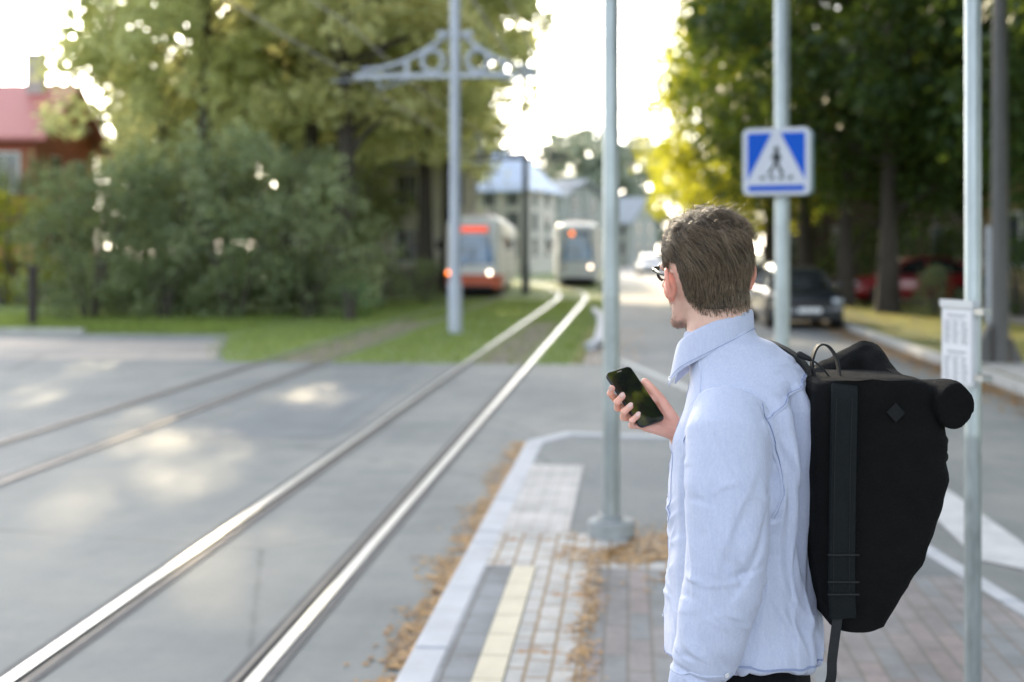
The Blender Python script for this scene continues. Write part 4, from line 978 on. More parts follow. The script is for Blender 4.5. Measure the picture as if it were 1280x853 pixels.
hd.tube([hp(.098, 0, .128), hp(.108, 0, .108), hp(.119, 0, .086), hp(.106, 0, .078)], [.008, .011, .0145, .012], 10, ends=True)      # nose
for s_ in (-1, 1):
    hd.tube([hp(.104, s_*.014, .079), hp(.100, s_*.016, .079)], .009, 8, ends=True)
    hd.tube([hp(.093, s_*.012, .137), hp(.090, s_*.035, .141), hp(.078, s_*.056, .134)], .010, 8, ends=True)    # brow
    hd.tube([hp(.082, s_*.038, .092), hp(.060, s_*.060, .098), hp(.03, s_*.068, .105)], .012, 8, ends=True)     # cheekbone
    hd.tube([hp(.085, s_*.02, .010), hp(.05, s_*.047, .018), hp(.012, s_*.060, .038), hp(.0, s_*.064, .07)], .013, 8, ends=True)   # jaw
    # ear: bowl, rim and lobe standing off the head
    ea = lambda f, z, o_: hp(-.006+f-.25*o_, s_*(.074+o_*1.15), .104+z*1.08)
    hd.tube([ea(.006, -.008, .0), ea(-.004, -.002, .010)], [(.020, .012), (.026, .014)], 12, ends=True, flat=(0, 0, 1))
    rim = [(.012, .008, .004), (.013, .022, .008), (.004, .031, .014), (-.009, .030, .019), (-.016, .020, .022), (-.017, .006, .021), (-.014, -.008, .018), (-.008, -.020, .013), (.001, -.030, .007), (.008, -.026, .003)]
    hd.tube([ea(*q) for q in rim], [.0042, .0042, .0045, .0048, .005, .005, .0048, .0048, .006, .005], 8, ends=True)
    hd.tube([ea(.004, -.022, .004), ea(-.004, -.014, .008), ea(-.004, .010, .010), ea(.0, .02, .008)], [(.010, .004)]*4, 8, ends=True)
hd.tube([hp(.096, -.022, .052), hp(.103, 0, .054), hp(.096, .022, .052)], .0065, 8, ends=True)
hd.tube([hp(.094, -.018, .044), hp(.100, 0, .043), hp(.094, .018, .044)], .0075, 8, ends=True)
hd.ell(tuple(hp(.084, 0, .016)), (.018, .018, .014))
head_me = remesh(hd, .0028, 3, .5)

# ---- trunk, arms and legs under the clothes
bd = MB()
def tr(w_, fc, hd_, hw_): return sring(bp(fc, 0, w_), bF, bL, hd_, hd_, hw_, 28, 2.3)
bd.loft([tr(.80, .0, .085, .15), tr(.88, .0, .105, .165), tr(.98, .0, .105, .155), tr(1.1, .005, .105, .155), tr(1.25, .005, .11, .165), tr(1.36, .0, .10, .165), tr(1.42, .0, .08, .145), tr(1.45, .005, .06, .09), tr(1.47, .015, .05, .05)])
LA = [bp(-.010, .160, 1.405), bp(-.014, .205, 1.33), bp(-.016, .232, 1.15), bp(.032, .240, .945)]
RA = [bp(-.005, -.160, 1.405), bp(.0, -.218, 1.33), bp(.045, -.245, 1.165)]
# phone frame
PC = Vector((-.2048, .12, 1.424))
Lh = Vector((.068, -.063, -.103)).normalized(); Sh = Vector((.052, .037, .012)); Sh = (Sh-Lh*Sh.dot(Lh)).normalized(); Nh = Lh.cross(Sh)
if Nh.z < 0: Nh = -Nh
def pp_(s, t, n): return PC + Sh*s + Lh*t + Nh*n
WR = pp_(.076, .098, -.034)
bd.tube(LA, [.044, .044, .039, .029], 14, ends=True)
bd.tube(RA+[WR], [.044, .044, .040, .029], 14, ends=True)
for s_ in (-1, 1):
    bd.tube([bp(0, s_*.085, .88), bp(.01, s_*.095, .52), bp(-.015, s_*.10, .10)], [.088, .058, .04], 16, ends=True)
    bd.tube([bp(-.05, s_*.10, .05), bp(.06, s_*.11, .045), bp(.15, s_*.115, .035)], [.038, .04, .03], 12, ends=True)
trunk_me = remesh(bd, .009, 3)

# ---- hands
def hand_mesh(wrist, mcps, fingers, thumb, palm_r, vox=.0019):
    mb = MB()
    for m_ in mcps: mb.tube([wrist, Vector(wrist).lerp(m_, .45), m_], [.019, palm_r*1.12, palm_r], 12, ends=True)
    for i in range(3):
        a_, b_ = mcps[i], mcps[i+1]; mb.tube([a_, b_], palm_r*.92, 10, ends=True)
        mb.tube([Vector(wrist).lerp(a_, .6), Vector(wrist).lerp(b_, .6)], palm_r*1.1, 10, ends=True)
    for fg_, rr in fingers: mb.tube(fg_, rr, 12, ends=True)
    mb.tube(thumb[0], thumb[1], 12, ends=True)
    mb.tube([wrist, thumb[0][0], thumb[0][1]], [.018, .018, .0125], 12, ends=True)
    mb.tube([thumb[0][1], mcps[0]], [.010, .010], 10, ends=True)
    return remesh(mb, vox, 2, .5)
mc = [pp_(.014, -.006, -.019), pp_(.004, .014, -.0215), pp_(-.003, .037, -.021), pp_(-.004, .060, -.019)]
fingers = [
 ([mc[0], pp_(-.032, -.020, -.020), pp_(-.0455, -.027, -.006), pp_(-.0445, -.031, .006)], [.0095, .0088, .0080, .0070]),
 ([mc[1], pp_(-.040, .002, -.019), pp_(-.0485, -.001, .001), pp_(-.0385, -.004, .0125)], [.0098, .0090, .0083, .0074]),
 ([mc[2], pp_(-.043, .027, -.017), pp_(-.0485, .025, .002), pp_(-.0365, .023, .0125)], [.0095, .0088, .0080, .0072]),
 ([mc[3], pp_(-.038, .051, -.015), pp_(-.0440, .049, .002), pp_(-.0325, .047, .0115)], [.0086, .0078, .0072, .0065])]
thumb = ([pp_(.064, .060, -.020), pp_(.060, .022, -.008), pp_(.049, -.004, .001), pp_(.041, -.022, .006)], [.0155, .0125, .0105, .0085])
hand_r = hand_mesh(WR, mc, fingers, thumb, .0125)
lw = LA[-1]; dn = (bp(.062, .245, .84)-lw).normalized()
def lh(f, l, d): return lw + bF*f + bL*l + Vector((0, 0, -d))
mcl = [lh(.052, .004, .088), lh(.032, .008, .094), lh(.012, .008, .092), lh(-.006, .004, .086)]
fl = [([m_, m_+Vector((0, 0, -.040))-bL*.006, m_+Vector((0, 0, -.062))-bL*.016, m_+Vector((0, 0, -.078))-bL*.028], [.0092, .0085, .0078, .007]) for m_ in mcl]
hand_l = hand_mesh(lw, mcl, fl, ([lh(.035, -.012, .032), lh(.058, -.024, .062), lh(.066, -.030, .088), lh(.066, -.034, .106)], [.014, .0115, .0098, .008]), .0125, .0025)

# ---- skin
sk = NT('skin'); v_ = sk.coord(); at_ = sk.n('ShaderNodeVertexColor'); at_.layer_name = 'tint'
pores = sk.noise(v_, 420, 3); blot = sk.noise(v_, 26, 4)
colr = sk.ramp(blot, [(.3, c3(.66, .405, .315)), (.7, c3(.76, .50, .40))])
colr = sk.mix(1.0, colr, at_.outputs['Color'], 'MULTIPLY')
ps = sk.pbr(Base_Color=colr, Roughness=.48, Normal=sk.bump(sk.math('ADD', pores, sk.math('MULTIPLY', blot, .6)), .18, .0012))
ps.inputs['Subsurface Weight'].default_value = .22; ps.inputs['Subsurface Radius'].default_value = (.012, .004, .002); ps.inputs['Subsurface Scale'].default_value = .6
person_me = join_meshes('person', [head_me, trunk_me, hand_r, hand_l])
person_me.materials.append(sk.m); shade(person_me, 180)
ca = person_me.color_attributes.new('tint', 'FLOAT_COLOR', 'POINT')
MOLE = [hp(-.040, .052, .004)]
for i, v in enumerate(person_me.vertices):
    c = Vector((1, 1, 1))
    if v.co.z > 1.5 and (v.co-HC).length < .3:
        f, l, z = hpi(v.co)
        # stubble on jaw, chin and lip
        b = max(0, min(1, (f-.005)/.02))*max(0, min(1, (.078-z)/.02)) if z > -.02 else 0
        b *= .8+.4*noise.noise(v.co*240)
        c = c.lerp(Vector((.42, .36, .34)), max(0, min(.85, b)))
        if abs(l) > .077 and -.05 < f < .02 and .07 < z < .16: c = Vector((1.08, .72, .66))      # red of light through the ears put into the tint
        elif .0 < f and .08 < z < .11 and abs(l) > .03: c = Vector((1.03, .88, .86))
        for m_ in MOLE:
            if (v.co-m_).length < .006: c = Vector((.35, .25, .22))
    elif (v.co-PC).length < .12:
        k = .5+.5*noise.noise(v.co*60); c = Vector((1.05, .90-.06*k, .86-.06*k))
    ca.data[i].color = (c.x, c.y, c.z, 1)
man = bpy.data.objects.new('person', person_me); link(man); man.location = MAN; man.rotation_euler = (0, 0, TH)
tag(man, 'man in a pale blue shirt seen from behind, looking left and holding out one hand', 'person')
skull = BVHTree.FromPolygons([v.co for v in head_me.vertices], [p.vertices[:] for p in head_me.polygons])
# eyes and finger nails
m_eye = M('eye_white', c3(.75, .74, .72), .15, .05, 10); m_iris = M('iris', c3(.05, .08, .10), .1, .3, 60); m_nail = M('finger_nail', c3(.66, .42, .36), .25, .06, 20)
for s_ in (-1, 1):
    mb = MB(); mb.ell(tuple(hp(.081, s_*.031, .120)), (.0125, .0125, .0125)); e_ = mb.build('eye', m_eye, man, smooth=True)
    mb = MB(); mb.ell(tuple(hp(.0925, s_*.0325, .120)), (.0045, .0045, .005)); mb.build('iris', m_iris, e_, smooth=True)
for i, (fg_, rr) in enumerate(fingers):
    tip = fg_[-1]; d = (fg_[-1]-fg_[-2]).normalized(); o_ = (Nh*.72-Sh*.55); o_ = (o_-d*o_.dot(d)).normalized(); sd_ = d.cross(o_)
    mb = MB(); st = len(mb.v); mb.ell((0, 0, 0), (.0050, .0068, .0014)); mb.xf(Matrix((sd_, d, o_)).transposed().to_4x4()); mb.xf(Matrix.Translation(tip+d*.002+o_*(rr[-1]-.0004))); mb.build('finger_nail', m_nail, man, smooth=True)

# ------------------------------------------------------------------ shirt
m_shirt = NT('oxford_cloth'); uvw = m_shirt.coord()
warp = m_shirt.n('ShaderNodeTexWave', {'Vector': uvw, 'Scale': 260.0, 'Distortion': 1.5, 'Detail': 1.0}, bands_direction='Z').outputs['Fac']
weft = m_shirt.n('ShaderNodeTexWave', {'Vector': uvw, 'Scale': 260.0, 'Distortion': 1.5, 'Detail': 1.0}, bands_direction='X').outputs['Fac']
slub = m_shirt.noise(m_shirt.coord((40, 40, 3)), 6, 4); crease = m_shirt.noise(m_shirt.coord((1, 1, 1.4)), 13, 2, .5); crs = m_shirt.noise(uvw, 55, 4, .6)
wv = m_shirt.math('MULTIPLY', warp, weft)
hth = m_shirt.noise(m_shirt.coord((1, 1, .55)), 330, 2, .7)
colr = m_shirt.ramp(m_shirt.math('ADD', m_shirt.math('ADD', m_shirt.math('MULTIPLY', wv, .15), m_shirt.math('MULTIPLY', slub, .35)), m_shirt.math('MULTIPLY', hth, .5)), [(.30, c3(.465, .51, .675)), (.66, c3(.59, .625, .76))])
rdg = m_shirt.math('POWER', m_shirt.math('SUBTRACT', 1.0, m_shirt.math('ABSOLUTE', m_shirt.math('MULTIPLY', m_shirt.math('SUBTRACT', crease, .5), 4.0))), 3.0)
h_ = m_shirt.math('ADD', m_shirt.math('ADD', m_shirt.math('MULTIPLY', wv, .06), m_shirt.math('MULTIPLY', rdg, .28)), m_shirt.math('MULTIPLY', crs, .25))
p_ = m_shirt.n('ShaderNodeBsdfPrincipled', {'Base Color': colr, 'Roughness': .85, 'Normal': m_shirt.bump(h_, .30, .008)})
p_.inputs['Sheen Weight'].default_value = .15; p_.inputs['Specular IOR Level'].default_value = .2
tl_ = m_shirt.n('ShaderNodeBsdfTranslucent', {'Color': colr}); mx_ = m_shirt.n('ShaderNodeMixShader', {0: .10, 1: p_.outputs[0], 2: tl_.outputs[0]}); m_shirt.surf(mx_.outputs[0]); m_shirt = m_shirt.m
m_seam = M('shirt_seam', c3(.27, .32, .50), .85, .1, 40); m_button = M('button', c3(.74, .74, .76), .25, .08, 30)

sh = MB()
def ts(w_, fc, F_, B_, hw_, e=2.35): return sring(bp(fc, .030*max(0, min(1, (w_-1.49)/.06)), w_), bF, bL, F_, B_, hw_, 40, e)
sh.loft([ts(.935, .0, .150, .152, .198), ts(.96, .0, .150, .150, .196), ts(1.01, .0, .148, .142, .190), ts(1.08, .0, .145, .132, .186), ts(1.18, .0, .143, .130, .186), ts(1.28, .0, .142, .134, .190),
         ts(1.36, -.004, .136, .138, .194), ts(1.42, -.010, .118, .130, .186), ts(1.465, -.002, .098, .128, .160), ts(1.495, .010, .088, .126, .128), ts(1.52, .026, .078, .120, .100), ts(1.545, .038, .072, .104, .078), ts(1.556, .044, .067, .078, .068), [v_+UP*(.018*max(0, -((v_-bp(.044, .03, 1.556)).dot(bF))/.07)+.004) for v_ in ts(1.566, .046, .062, .068, .063)]])
SL = [bp(-.012, .150, 1.432), bp(-.012, .192, 1.388), bp(-.016, .218, 1.30), bp(-.020, .228, 1.20), bp(-.014, .234, 1.11), bp(.010, .238, 1.02), bp(.032, .240, .955), bp(.042, .241, .915)]
sh.tube(SL, [.066, .076, .079, .077, .073, .064, .054, .049], 28, ends=False, flat=tuple(bF))
SR = [bp(-.008, -.150, 1.432), bp(.0, -.20, 1.385), bp(.02, -.235, 1.28), bp(.045, -.245, 1.175)]
EL = SR[-1]; we = WR + (EL-WR).normalized()*.035
sh.tube(SR, [.066, .075, .072, .068], 24, ends=True)
sh.tube([EL, EL.lerp(we, .5), we], [.068, .058, .046], 24, ends=True)
shirt_me = remesh(sh, .0042, 10, .6)
# drape: real folds pushed into the surface
armL = [Vector(q) for q in SL]
yoke = [bp(-.085, .178, 1.415), bp(-.11, .15, 1.438), bp(-.135, .11, 1.462), bp(-.15, .06, 1.482), bp(-.155, 0, 1.495), bp(-.145, -.07, 1.48), bp(-.11, -.14, 1.45)]
arm_ = [bp(.070, .158, 1.36), bp(.055, .168, 1.415), bp(.030, .172, 1.452), bp(-.01, .175, 1.466), bp(-.05, .178, 1.452), bp(-.085, .178, 1.412), bp(-.108, .168, 1.345), bp(-.112, .158, 1.28), bp(-.09, .155, 1.23)]
def seg_t(p, pts):
    best = (9, 0, None); acc = 0; tot = sum((pts[i+1]-pts[i]).length for i in range(len(pts)-1))
    for i in range(len(pts)-1):
        a_, b_ = pts[i], pts[i+1]; ab = b_-a_; u = max(0, min(1, (p-a_).dot(ab)/ab.length_squared)); q = a_+ab*u; d = (p-q).length
        if d < best[0]: best = (d, (acc+ab.length*u)/tot, q)
        acc += ab.length
    return best
def ridge(x): return (1-abs(x)*2.0)
def bumpf(x, c, s): return math.exp(-((x-c)/s)**2)
nrm = [v.normal.copy() for v in shirt_me.vertices]
# creases: each a soft ridge with one steep side, laid along the cloth
VC = np.array([v.co[:] for v in shirt_me.vertices]); CR = np.zeros(len(VC)); rc = random.Random(77)
def crease(c, dr, nn, ln, wd, amp, bend=0.0):
    global CR
    nn = Vector(nn).normalized(); dr = Vector(dr); dr = (dr-nn*dr.dot(nn)).normalized(); pe = nn.cross(dr)
    r_ = VC-np.array(c); al_ = r_@np.array(dr); ac = r_@np.array(pe)+bend*al_*al_; nd = np.abs(r_@np.array(nn))
    sharp = np.where(ac > 0, np.exp(-(ac/(wd*.55))**2), np.exp(-(ac/(wd*1.9))**2))
    CR += amp*sharp*np.exp(-(np.abs(al_)/ln)**2.6)*np.clip((.055-nd)/.02, 0, 1)
def arm_at(t_):
    q = t_*(len(SL)-1); k = min(int(q), len(SL)-2); a_ = Vector(SL[k]).lerp(Vector(SL[k+1]), q-k); return a_, (Vector(SL[k+1])-Vector(SL[k])).normalized()
def sleeve_crease(t_, phi, slant, ln, wd, amp, bend=0):
    c, tg = arm_at(t_); o_ = bF*math.cos(phi)+bL*math.sin(phi); o_ = (o_-tg*o_.dot(tg)).normalized(); rad_ = .079 if t_ < .6 else .079-.03*(t_-.6)/.4
    cr = tg.cross(o_); crease(c+o_*rad_, cr*math.cos(slant)+tg*math.sin(slant), o_, ln, wd, amp, bend)
for k in range(58):
    zone = rc.choice((.28, .52, .58, .62, .80, .86, .90, .94)); t_ = zone+rc.uniform(-.05, .05); phi = rc.uniform(.2, 4.2)
    sleeve_crease(t_, phi, rc.uniform(-.75, .55), rc.uniform(.014, .042), rc.uniform(.0035, .0065), rc.choice((1, 1, -1))*rc.uniform(.0012, .0034), rc.uniform(-5, 5))
for k in range(9):        # long pulls down the sleeve from the shoulder
    sleeve_crease(rc.uniform(.22, .5), rc.uniform(.6, 3.6), rc.choice((1, -1))*rc.uniform(.9, 1.35), rc.uniform(.06, .11), rc.uniform(.008, .014), rc.choice((1, -1))*rc.uniform(.0025, .005), rc.uniform(-1.5, 1.5))
for l_, z_, ln, wd, am, sl in ((.150, 1.25, .12, .010, .006, .10), (.118, 1.18, .22, .011, .008, .06), (.092, 1.30, .17, .008, -.007, -.05), (.075, 1.16, .24, .012, .009, .03), (.045, 1.28, .19, .008, -.006, .0), (.025, 1.12, .22, .010, .007, -.03), (-.01, 1.25, .2, .010, -.006, .02), (-.05, 1.15, .2, .012, .006, .0), (.13, 1.02, .08, .009, .007, .55), (.10, 1.05, .09, .009, .006, .75), (.06, 1.00, .08, .010, .006, .9), (.14, 1.34, .07, .008, .006, .5), (.11, 1.38, .06, .007, -.004, .35)):
    crease(bp(-.135, l_, z_), UP*math.cos(sl)+bL*math.sin(sl), -bF*.95+bL*.25, ln, wd, am, rc.uniform(-.4, .4))
for k in range(26):       # front and left side
    l_ = rc.uniform(.0, .16); z_ = rc.uniform(.98, 1.42); crease(bp(.14, l_, z_), bL*rc.uniform(.3, 1)+UP*rc.uniform(-.8, .8), bF*.8+bL*.5, rc.uniform(.025, .06), rc.uniform(.004, .007), rc.choice((1, 1, -1))*rc.uniform(.0013, .0036), rc.uniform(-3, 3))
for k in range(10):       # small drags across the yoke towards the strap
    l_ = rc.uniform(-.05, .12); crease(bp(-.07-.03*rc.random(), l_, 1.49), bL*1.0+bF*rc.uniform(-.6, .9), UP*.8-bF*.5, rc.uniform(.02, .05), rc.uniform(.004, .007), rc.uniform(-.002, .0025), rc.uniform(-4, 4))
for i, v in enumerate(shirt_me.vertices):
    p = v.co; f = (p-TC).dot(bF); l = (p-TC).dot(bL); z = p.z; d = 0.0
    dist, t_, q_ = seg_t(p, armL)
    on_arm = max(0, min(1, (.100-dist)/.02)) * max(0, min(1, (l-.125-max(0, z-1.36)*.4)/.03))
    a_ = (p-q_).dot(bF)
    # sleeve: diagonal pulls near the shoulder, cross creases at the elbow, stacked folds above the cuff
    if on_arm > 0:
        s1 = noise.noise(Vector((t_*6+a_*9, l*5, 3.1))); s3 = noise.noise(Vector((t_*10+a_*22, a_*7, 1.7)))
        d += on_arm*(.0055*s1 + .0035*s3*(.4+bumpf(t_, .85, .2)) + .0012*noise.noise(p*24))
        d -= on_arm*.006*bumpf(t_, .915, .012)*1.0
    body = 1-on_arm
    v1 = noise.noise(Vector((f*13+2, l*13, z*2.2)))            # long vertical drapes
    v2 = noise.noise(Vector((f*24, l*24+5, z*5.0+f*10)))
    v3 = noise.noise(Vector((f*8+z*9, l*8-z*6, z*9)))          # diagonal pulls
    bk_ = max(0, min(1, (.04-f)/.08))
    low = max(0, min(1, (1.44-z)/.12))
    d += body*low*(.008*v1 + .0030*v2 + .008*v3*bumpf(z, 1.06, .18) - .001)
    d += body*max(0, min(1, (1.48-z)/.06))*bk_*(-.020*bumpf(l, .092-.10*(1.42-z), .013) + .016*bumpf(l, .062-.10*(1.42-z), .016) - .014*bumpf(l, .035-.02*(1.42-z), .010) + .010*bumpf(l, .135-.16*(1.42-z), .016) - .008*bumpf(l, -.01, .014))   # back pleats
    d += body*(1-low)*(.0015*noise.noise(p*22)+.005*v3)
    if z > 1.2 and l > -.2:
        ds, us, _q = seg_t(p, arm_); puck = .7+.35*noise.noise(p*110)
        d += -.0055*math.exp(-(ds/.0065)**2) + (.0045*math.exp(-((ds-.016)/.010)**2) if (l > .16) else .002*math.exp(-((ds-.012)/.007)**2))*puck
        d += .016*math.exp(-(ds/.022)**2)*bumpf(us, .93, .10)*(1 if l < .17 else -.7)
        if f < 0:
            dy, uy, _q = seg_t(p, yoke); below = 1 if z < _q.z else 0
            d += -.0035*math.exp(-(dy/.006)**2) + .0055*below*math.exp(-((dy-.02)/.02)**2)*max(0, noise.noise(Vector((l*46, 3, 2)))+.1)*1.6
    # armhole: cloth sinks along the seam
    d -= .006*bumpf(dist, .098, .014)*max(0, min(1, (1.40-z)/.05))*max(0, min(1, (z-1.18)/.05))*max(0, min(1, (l-.08)/.03))
    v.co = p + nrm[i]*(d+CR[i]*1.15)
    if z < .985:      # curved shirt tails: lower at front and back, higher over the hip
        k = max(0, (.985-z)/.05); v.co.z += min(k, 1)*(.030*abs(l/.19)**2.2*(1-on_arm) - .010 + .008*noise.noise(Vector((f*14, l*14, 2))))*(1-on_arm)
shirt_me.update()
shirt_me.materials.append(m_shirt); shade(shirt_me, 180)
shirt = bpy.data.objects.new('shirt', shirt_me); link(shirt, man)
ss_ = shirt.modifiers.new('sub', 'SUBSURF'); ss_.levels = 1; ss_.render_levels = 1
sbv = BVHTree.FromPolygons([v.co for v in shirt_me.vertices], [p.vertices[:] for p in shirt_me.polygons])
def on_shirt(p, off=.0008):
    q = sbv.find_nearest(Vector(p)); return q[0]+q[1]*off, q[1]
def seam(name, pts, width, mat, parent, off=.0010, n=40, lift=.0012, wob=0):
    """flat raised tape that follows the cloth"""
    P = []; tot = len(pts)-1
    for k in range(n+1):
        u = k/n*tot; i = min(int(u), tot-1); P.append(Vector(pts[i]).lerp(Vector(pts[i+1]), u-i))
    q = [on_shirt(p, 0) for p in P]
    for _ in range(2): q = [q[0]]+[((q[k-1][0]+q[k][0]*2+q[k+1][0])/4, q[k][1]) for k in range(1, n)]+[q[-1]]
    mb = MB(); rings = []
    for k in range(n+1):
        c, nn = q[k]; tg = (q[min(k+1, n)][0]-q[max(k-1, 0)][0]).normalized(); s_ = tg.cross(nn).normalized()
        ca_ = on_shirt(c-s_*width/2, 0)[0]; cb_ = on_shirt(c+s_*width/2, 0)[0]
        rings.append([ca_-nn*.0015, ca_+nn*off, (ca_+cb_)/2+nn*(off+lift), cb_+nn*off, cb_-nn*.0015])
    mb.loft(rings); return mb.build(name, mat, parent, smooth=True)
# seams and their stitch lines
ys_ = seam('yoke_seam', yoke, .005, m_shirt, shirt, .0012); seam('stitching', [p+UP*.004 for p in yoke], .0009, m_seam, ys_, .0022, 90, .0004).parent = ys_
as_ = seam('armhole_seam', arm_, .006, m_shirt, shirt, .0012); seam('stitching', [p-bL*.006 for p in arm_], .0009, m_seam, as_, .0022, 110, .0004)
shl = [bp(.045, .172, 1.43), bp(.05, .13, 1.47), bp(.055, .09, 1.515)]
seam('shoulder_seam', shl, .003, m_shirt, shirt, .0006)
cuff_ = [SL[-2]+((SL[-1]-SL[-2]).normalized()*-.012)+(bF*math.cos(R(a_))+bL*math.sin(R(a_)))*.06 for a_ in range(0, 361, 30)]
seam('cuff_edge', cuff_, .004, m_shirt, shirt)
plk = [bp(.16, .012, 1.50), bp(.17, .012, 1.40), bp(.18, .012, 1.2), bp(.18, .012, 1.05), bp(.17, .012, .95)]
seam('placket', plk, .032, m_shirt, shirt, .0016); seam('stitching', [p+bL*.014 for p in plk], .0009, m_seam, shirt, .003, 60, .0003)
hem = [bp(.20*math.cos(R(a_)), .24*math.sin(R(a_)), .934+.024*abs(math.sin(R(a_)))**2.2) for a_ in range(0, 361, 15)]
seam('hem', hem, .0045, m_seam, shirt, .0008, 100, .0006)
pk = [bp(.15, .055, 1.335), bp(.15, .135, 1.335), bp(.15, .135, 1.22), bp(.15, .095, 1.20), bp(.15, .055, 1.22), bp(.15, .055, 1.335)]
seam('pocket', pk, .0035, m_seam, shirt, .0008, 60, .0006)
def button(p, parent=None):
    c, nn = on_shirt(p, .0025); mb = MB(); mb.lathe([(.0048, -.001), (.0052, .0005), (.0046, .0014), (.0036, .0010)], n=16); mb.xf(Matrix.Translation(c) @ nn.to_track_quat('Z', 'Y').to_matrix().to_4x4()); return mb.build('button', m_button, parent or shirt, smooth=40)
for z in (1.43, 1.33, 1.22, 1.11, 1.00): button(bp(.2, .012, z))
button(SL[-2]+bF*-.06+bL*.03+UP*.012); button(SL[-2]+bF*-.05+bL*.04-UP*.030)
# collar: stand and fold swept round the neck, open at the front with two points
colm = MB(); prof_n = 8
NCa = bp(.046, 0.028, 0)
def neck_pt(a_, r_, z):       # a_: angle from the front, positive to the left
    return Vector((NCa.x, NCa.y, 0)) + bF*(math.cos(a_)*(.070*r_)+.004) + bL*(math.sin(a_)*.072*r_) + UP*z
rings = []
NA = 44
for k in range(NA+1):
    u = k/NA; a_ = R(10)+u*R(340); back = .5-.5*math.cos(a_)    # 1 at the back
    top = 1.530+.080*back**.62; drop = .038+.024*(1-back)**1.2+.012*abs(math.sin(a_)); pt = max(0, 1-min(u, 1-u)/.13)
    dr = drop+.020*pt; fl_ = 1+.12+.13*(1-back)+.14*pt*.6
    wv_ = .0016*noise.noise(Vector((u*14, 2, 2)))
    rings.append([neck_pt(a_, .93, top-.040), neck_pt(a_, .93, top-.012), neck_pt(a_, .95, top), neck_pt(a_, 1.02, top+.0035), neck_pt(a_, 1.09, top-.001),
                  neck_pt(a_, 1.10+.45*(fl_-1.1)+wv_*8, top-dr*.5), neck_pt(a_, fl_+wv_*14, top-dr), neck_pt(a_, fl_-.035, top-dr-.001), neck_pt(a_, 1.045, top-dr*.5), neck_pt(a_, .985, top-.006), neck_pt(a_, .965, top-.036)])
colm.loft(rings); col_o = colm.build('collar', m_shirt, shirt, smooth=True)
sb = col_o.modifiers.new('sub', 'SUBSURF'); sb.levels = sb.render_levels = 2
mb = MB(); eg = [Vector(r_[6])+bF*0+UP*.0035 for r_ in rings]; nb_ = []
for k, r_ in enumerate(rings): nb_.append(Vector(r_[6]).lerp(Vector(r_[5]), .22)+(Vector(r_[6])-Vector((NCa.x, NCa.y, r_[6].z))).normalized()*.0016)
mb.tube(nb_, .0006, 5); mb.build('stitching', m_seam, col_o, smooth=True)
c0 = Vector(rings[NA-1 if False else 2][6]); mb = MB(); nn = (bF*.7+bL*.7).normalized(); mb.lathe([(.0048, -.001), (.0052, .0005), (.0046, .0014), (.0036, .0010)], n=16)
mb.xf(Matrix.Translation(c0+UP*.010+nn*.003-bF*.004) @ nn.to_track_quat('Z', 'Y').to_matrix().to_4x4()); mb.build('button', m_button, col_o, smooth=40)

# ------------------------------------------------------------------ trousers and shoes
m_trs = M('black_denim', c3(.004, .0045, .006), .9, .3, 20, bump=.4, bscale=300, spec=.15)
tm = MB()
tm.loft([sring(bp(0, 0, z), bF, bL, d_, d_, w_, 28) for z, d_, w_ in ((.74, .105, .165), (.80, .128, .178), (.86, .132, .182), (.95, .122, .170))])
for s_ in (-1, 1): tm.tube([bp(0, s_*.085, .80), bp(.008, s_*.095, .52), bp(-.012, s_*.10, .30), bp(-.015, s_*.10, .075)], [.098, .078, .066, .064], 20)
trs = remesh(tm, .008, 4)
for v in trs.vertices: v.co += v.normal*(.006*noise.noise(Vector((v.co.x*14, v.co.y*14, v.co.z*16))))
trs.materials.append(m_trs); shade(trs, 180); to = bpy.data.objects.new('trousers', trs); link(to, man)
m_shoe = M('leather_shoe', c3(.03, .02, .015), .4, .2, 10); m_sole = M('rubber_sole', c3(.25, .24, .22), .8, .2, 10)
for s_ in (-1, 1):
    mb = MB(); mb.loft([sring(bp(.05, s_*.107, z), bF, bL, a_, b_, w_, 24, 2.4) for z, a_, b_, w_ in ((.022, .150, .110, .048), (.045, .148, .110, .049), (.07, .10, .105, .045), (.10, .02, .10, .040))]); so_ = mb.build('shoe', m_shoe, man, smooth=True)
    mb = MB(); mb.loft([sring(bp(.05, s_*.107, z), bF, bL, .156, .114, .052, 24, 2.4) for z in (.001, .024)]); mb.build('sole', m_sole, so_, smooth=40)

# ------------------------------------------------------------------ hair
def hair_mat(name, dark, light):
    t = NT(name); rnd = t.n('ShaderNodeNewGeometry').outputs['Random Per Island']; n1 = t.noise(t.coord(), 22, 3)
    f = t.math('ADD', t.math('MULTIPLY', rnd, .6), t.math('MULTIPLY', n1, .45)); col = t.ramp(f, [(.25, dark), (.55, light), (.9, sc(light, 1.7))])
    p = t.pbr(Base_Color=col, Roughness=.38); p.inputs['Specular IOR Level'].default_value = .55; p.inputs['Anisotropic'].default_value = .5; return t.m
m_hair = hair_mat('hair', c3(.046, .033, .021), c3(.20, .145, .092)); m_cap = M('hair_base', c3(.045, .034, .025), .8, .3, 60, bump=.8, bscale=300, stretch=(1, 1, .3))
HL = [(-.2, .040), (-.085, .043), (-.055, .050), (-.036, .070), (-.030, .115), (-.022, .150), (.012, .152), (.018, .118), (.026, .090), (.034, .110), (.045, .150), (.065, .178), (.085, .196), (.13, .20)]
def zmin(f):
    for (a_, za), (b_, zb) in zip(HL[:-1], HL[1:]):
        if a_ <= f <= b_: return za+(zb-za)*(f-a_)/(b_-a_)
    return .2
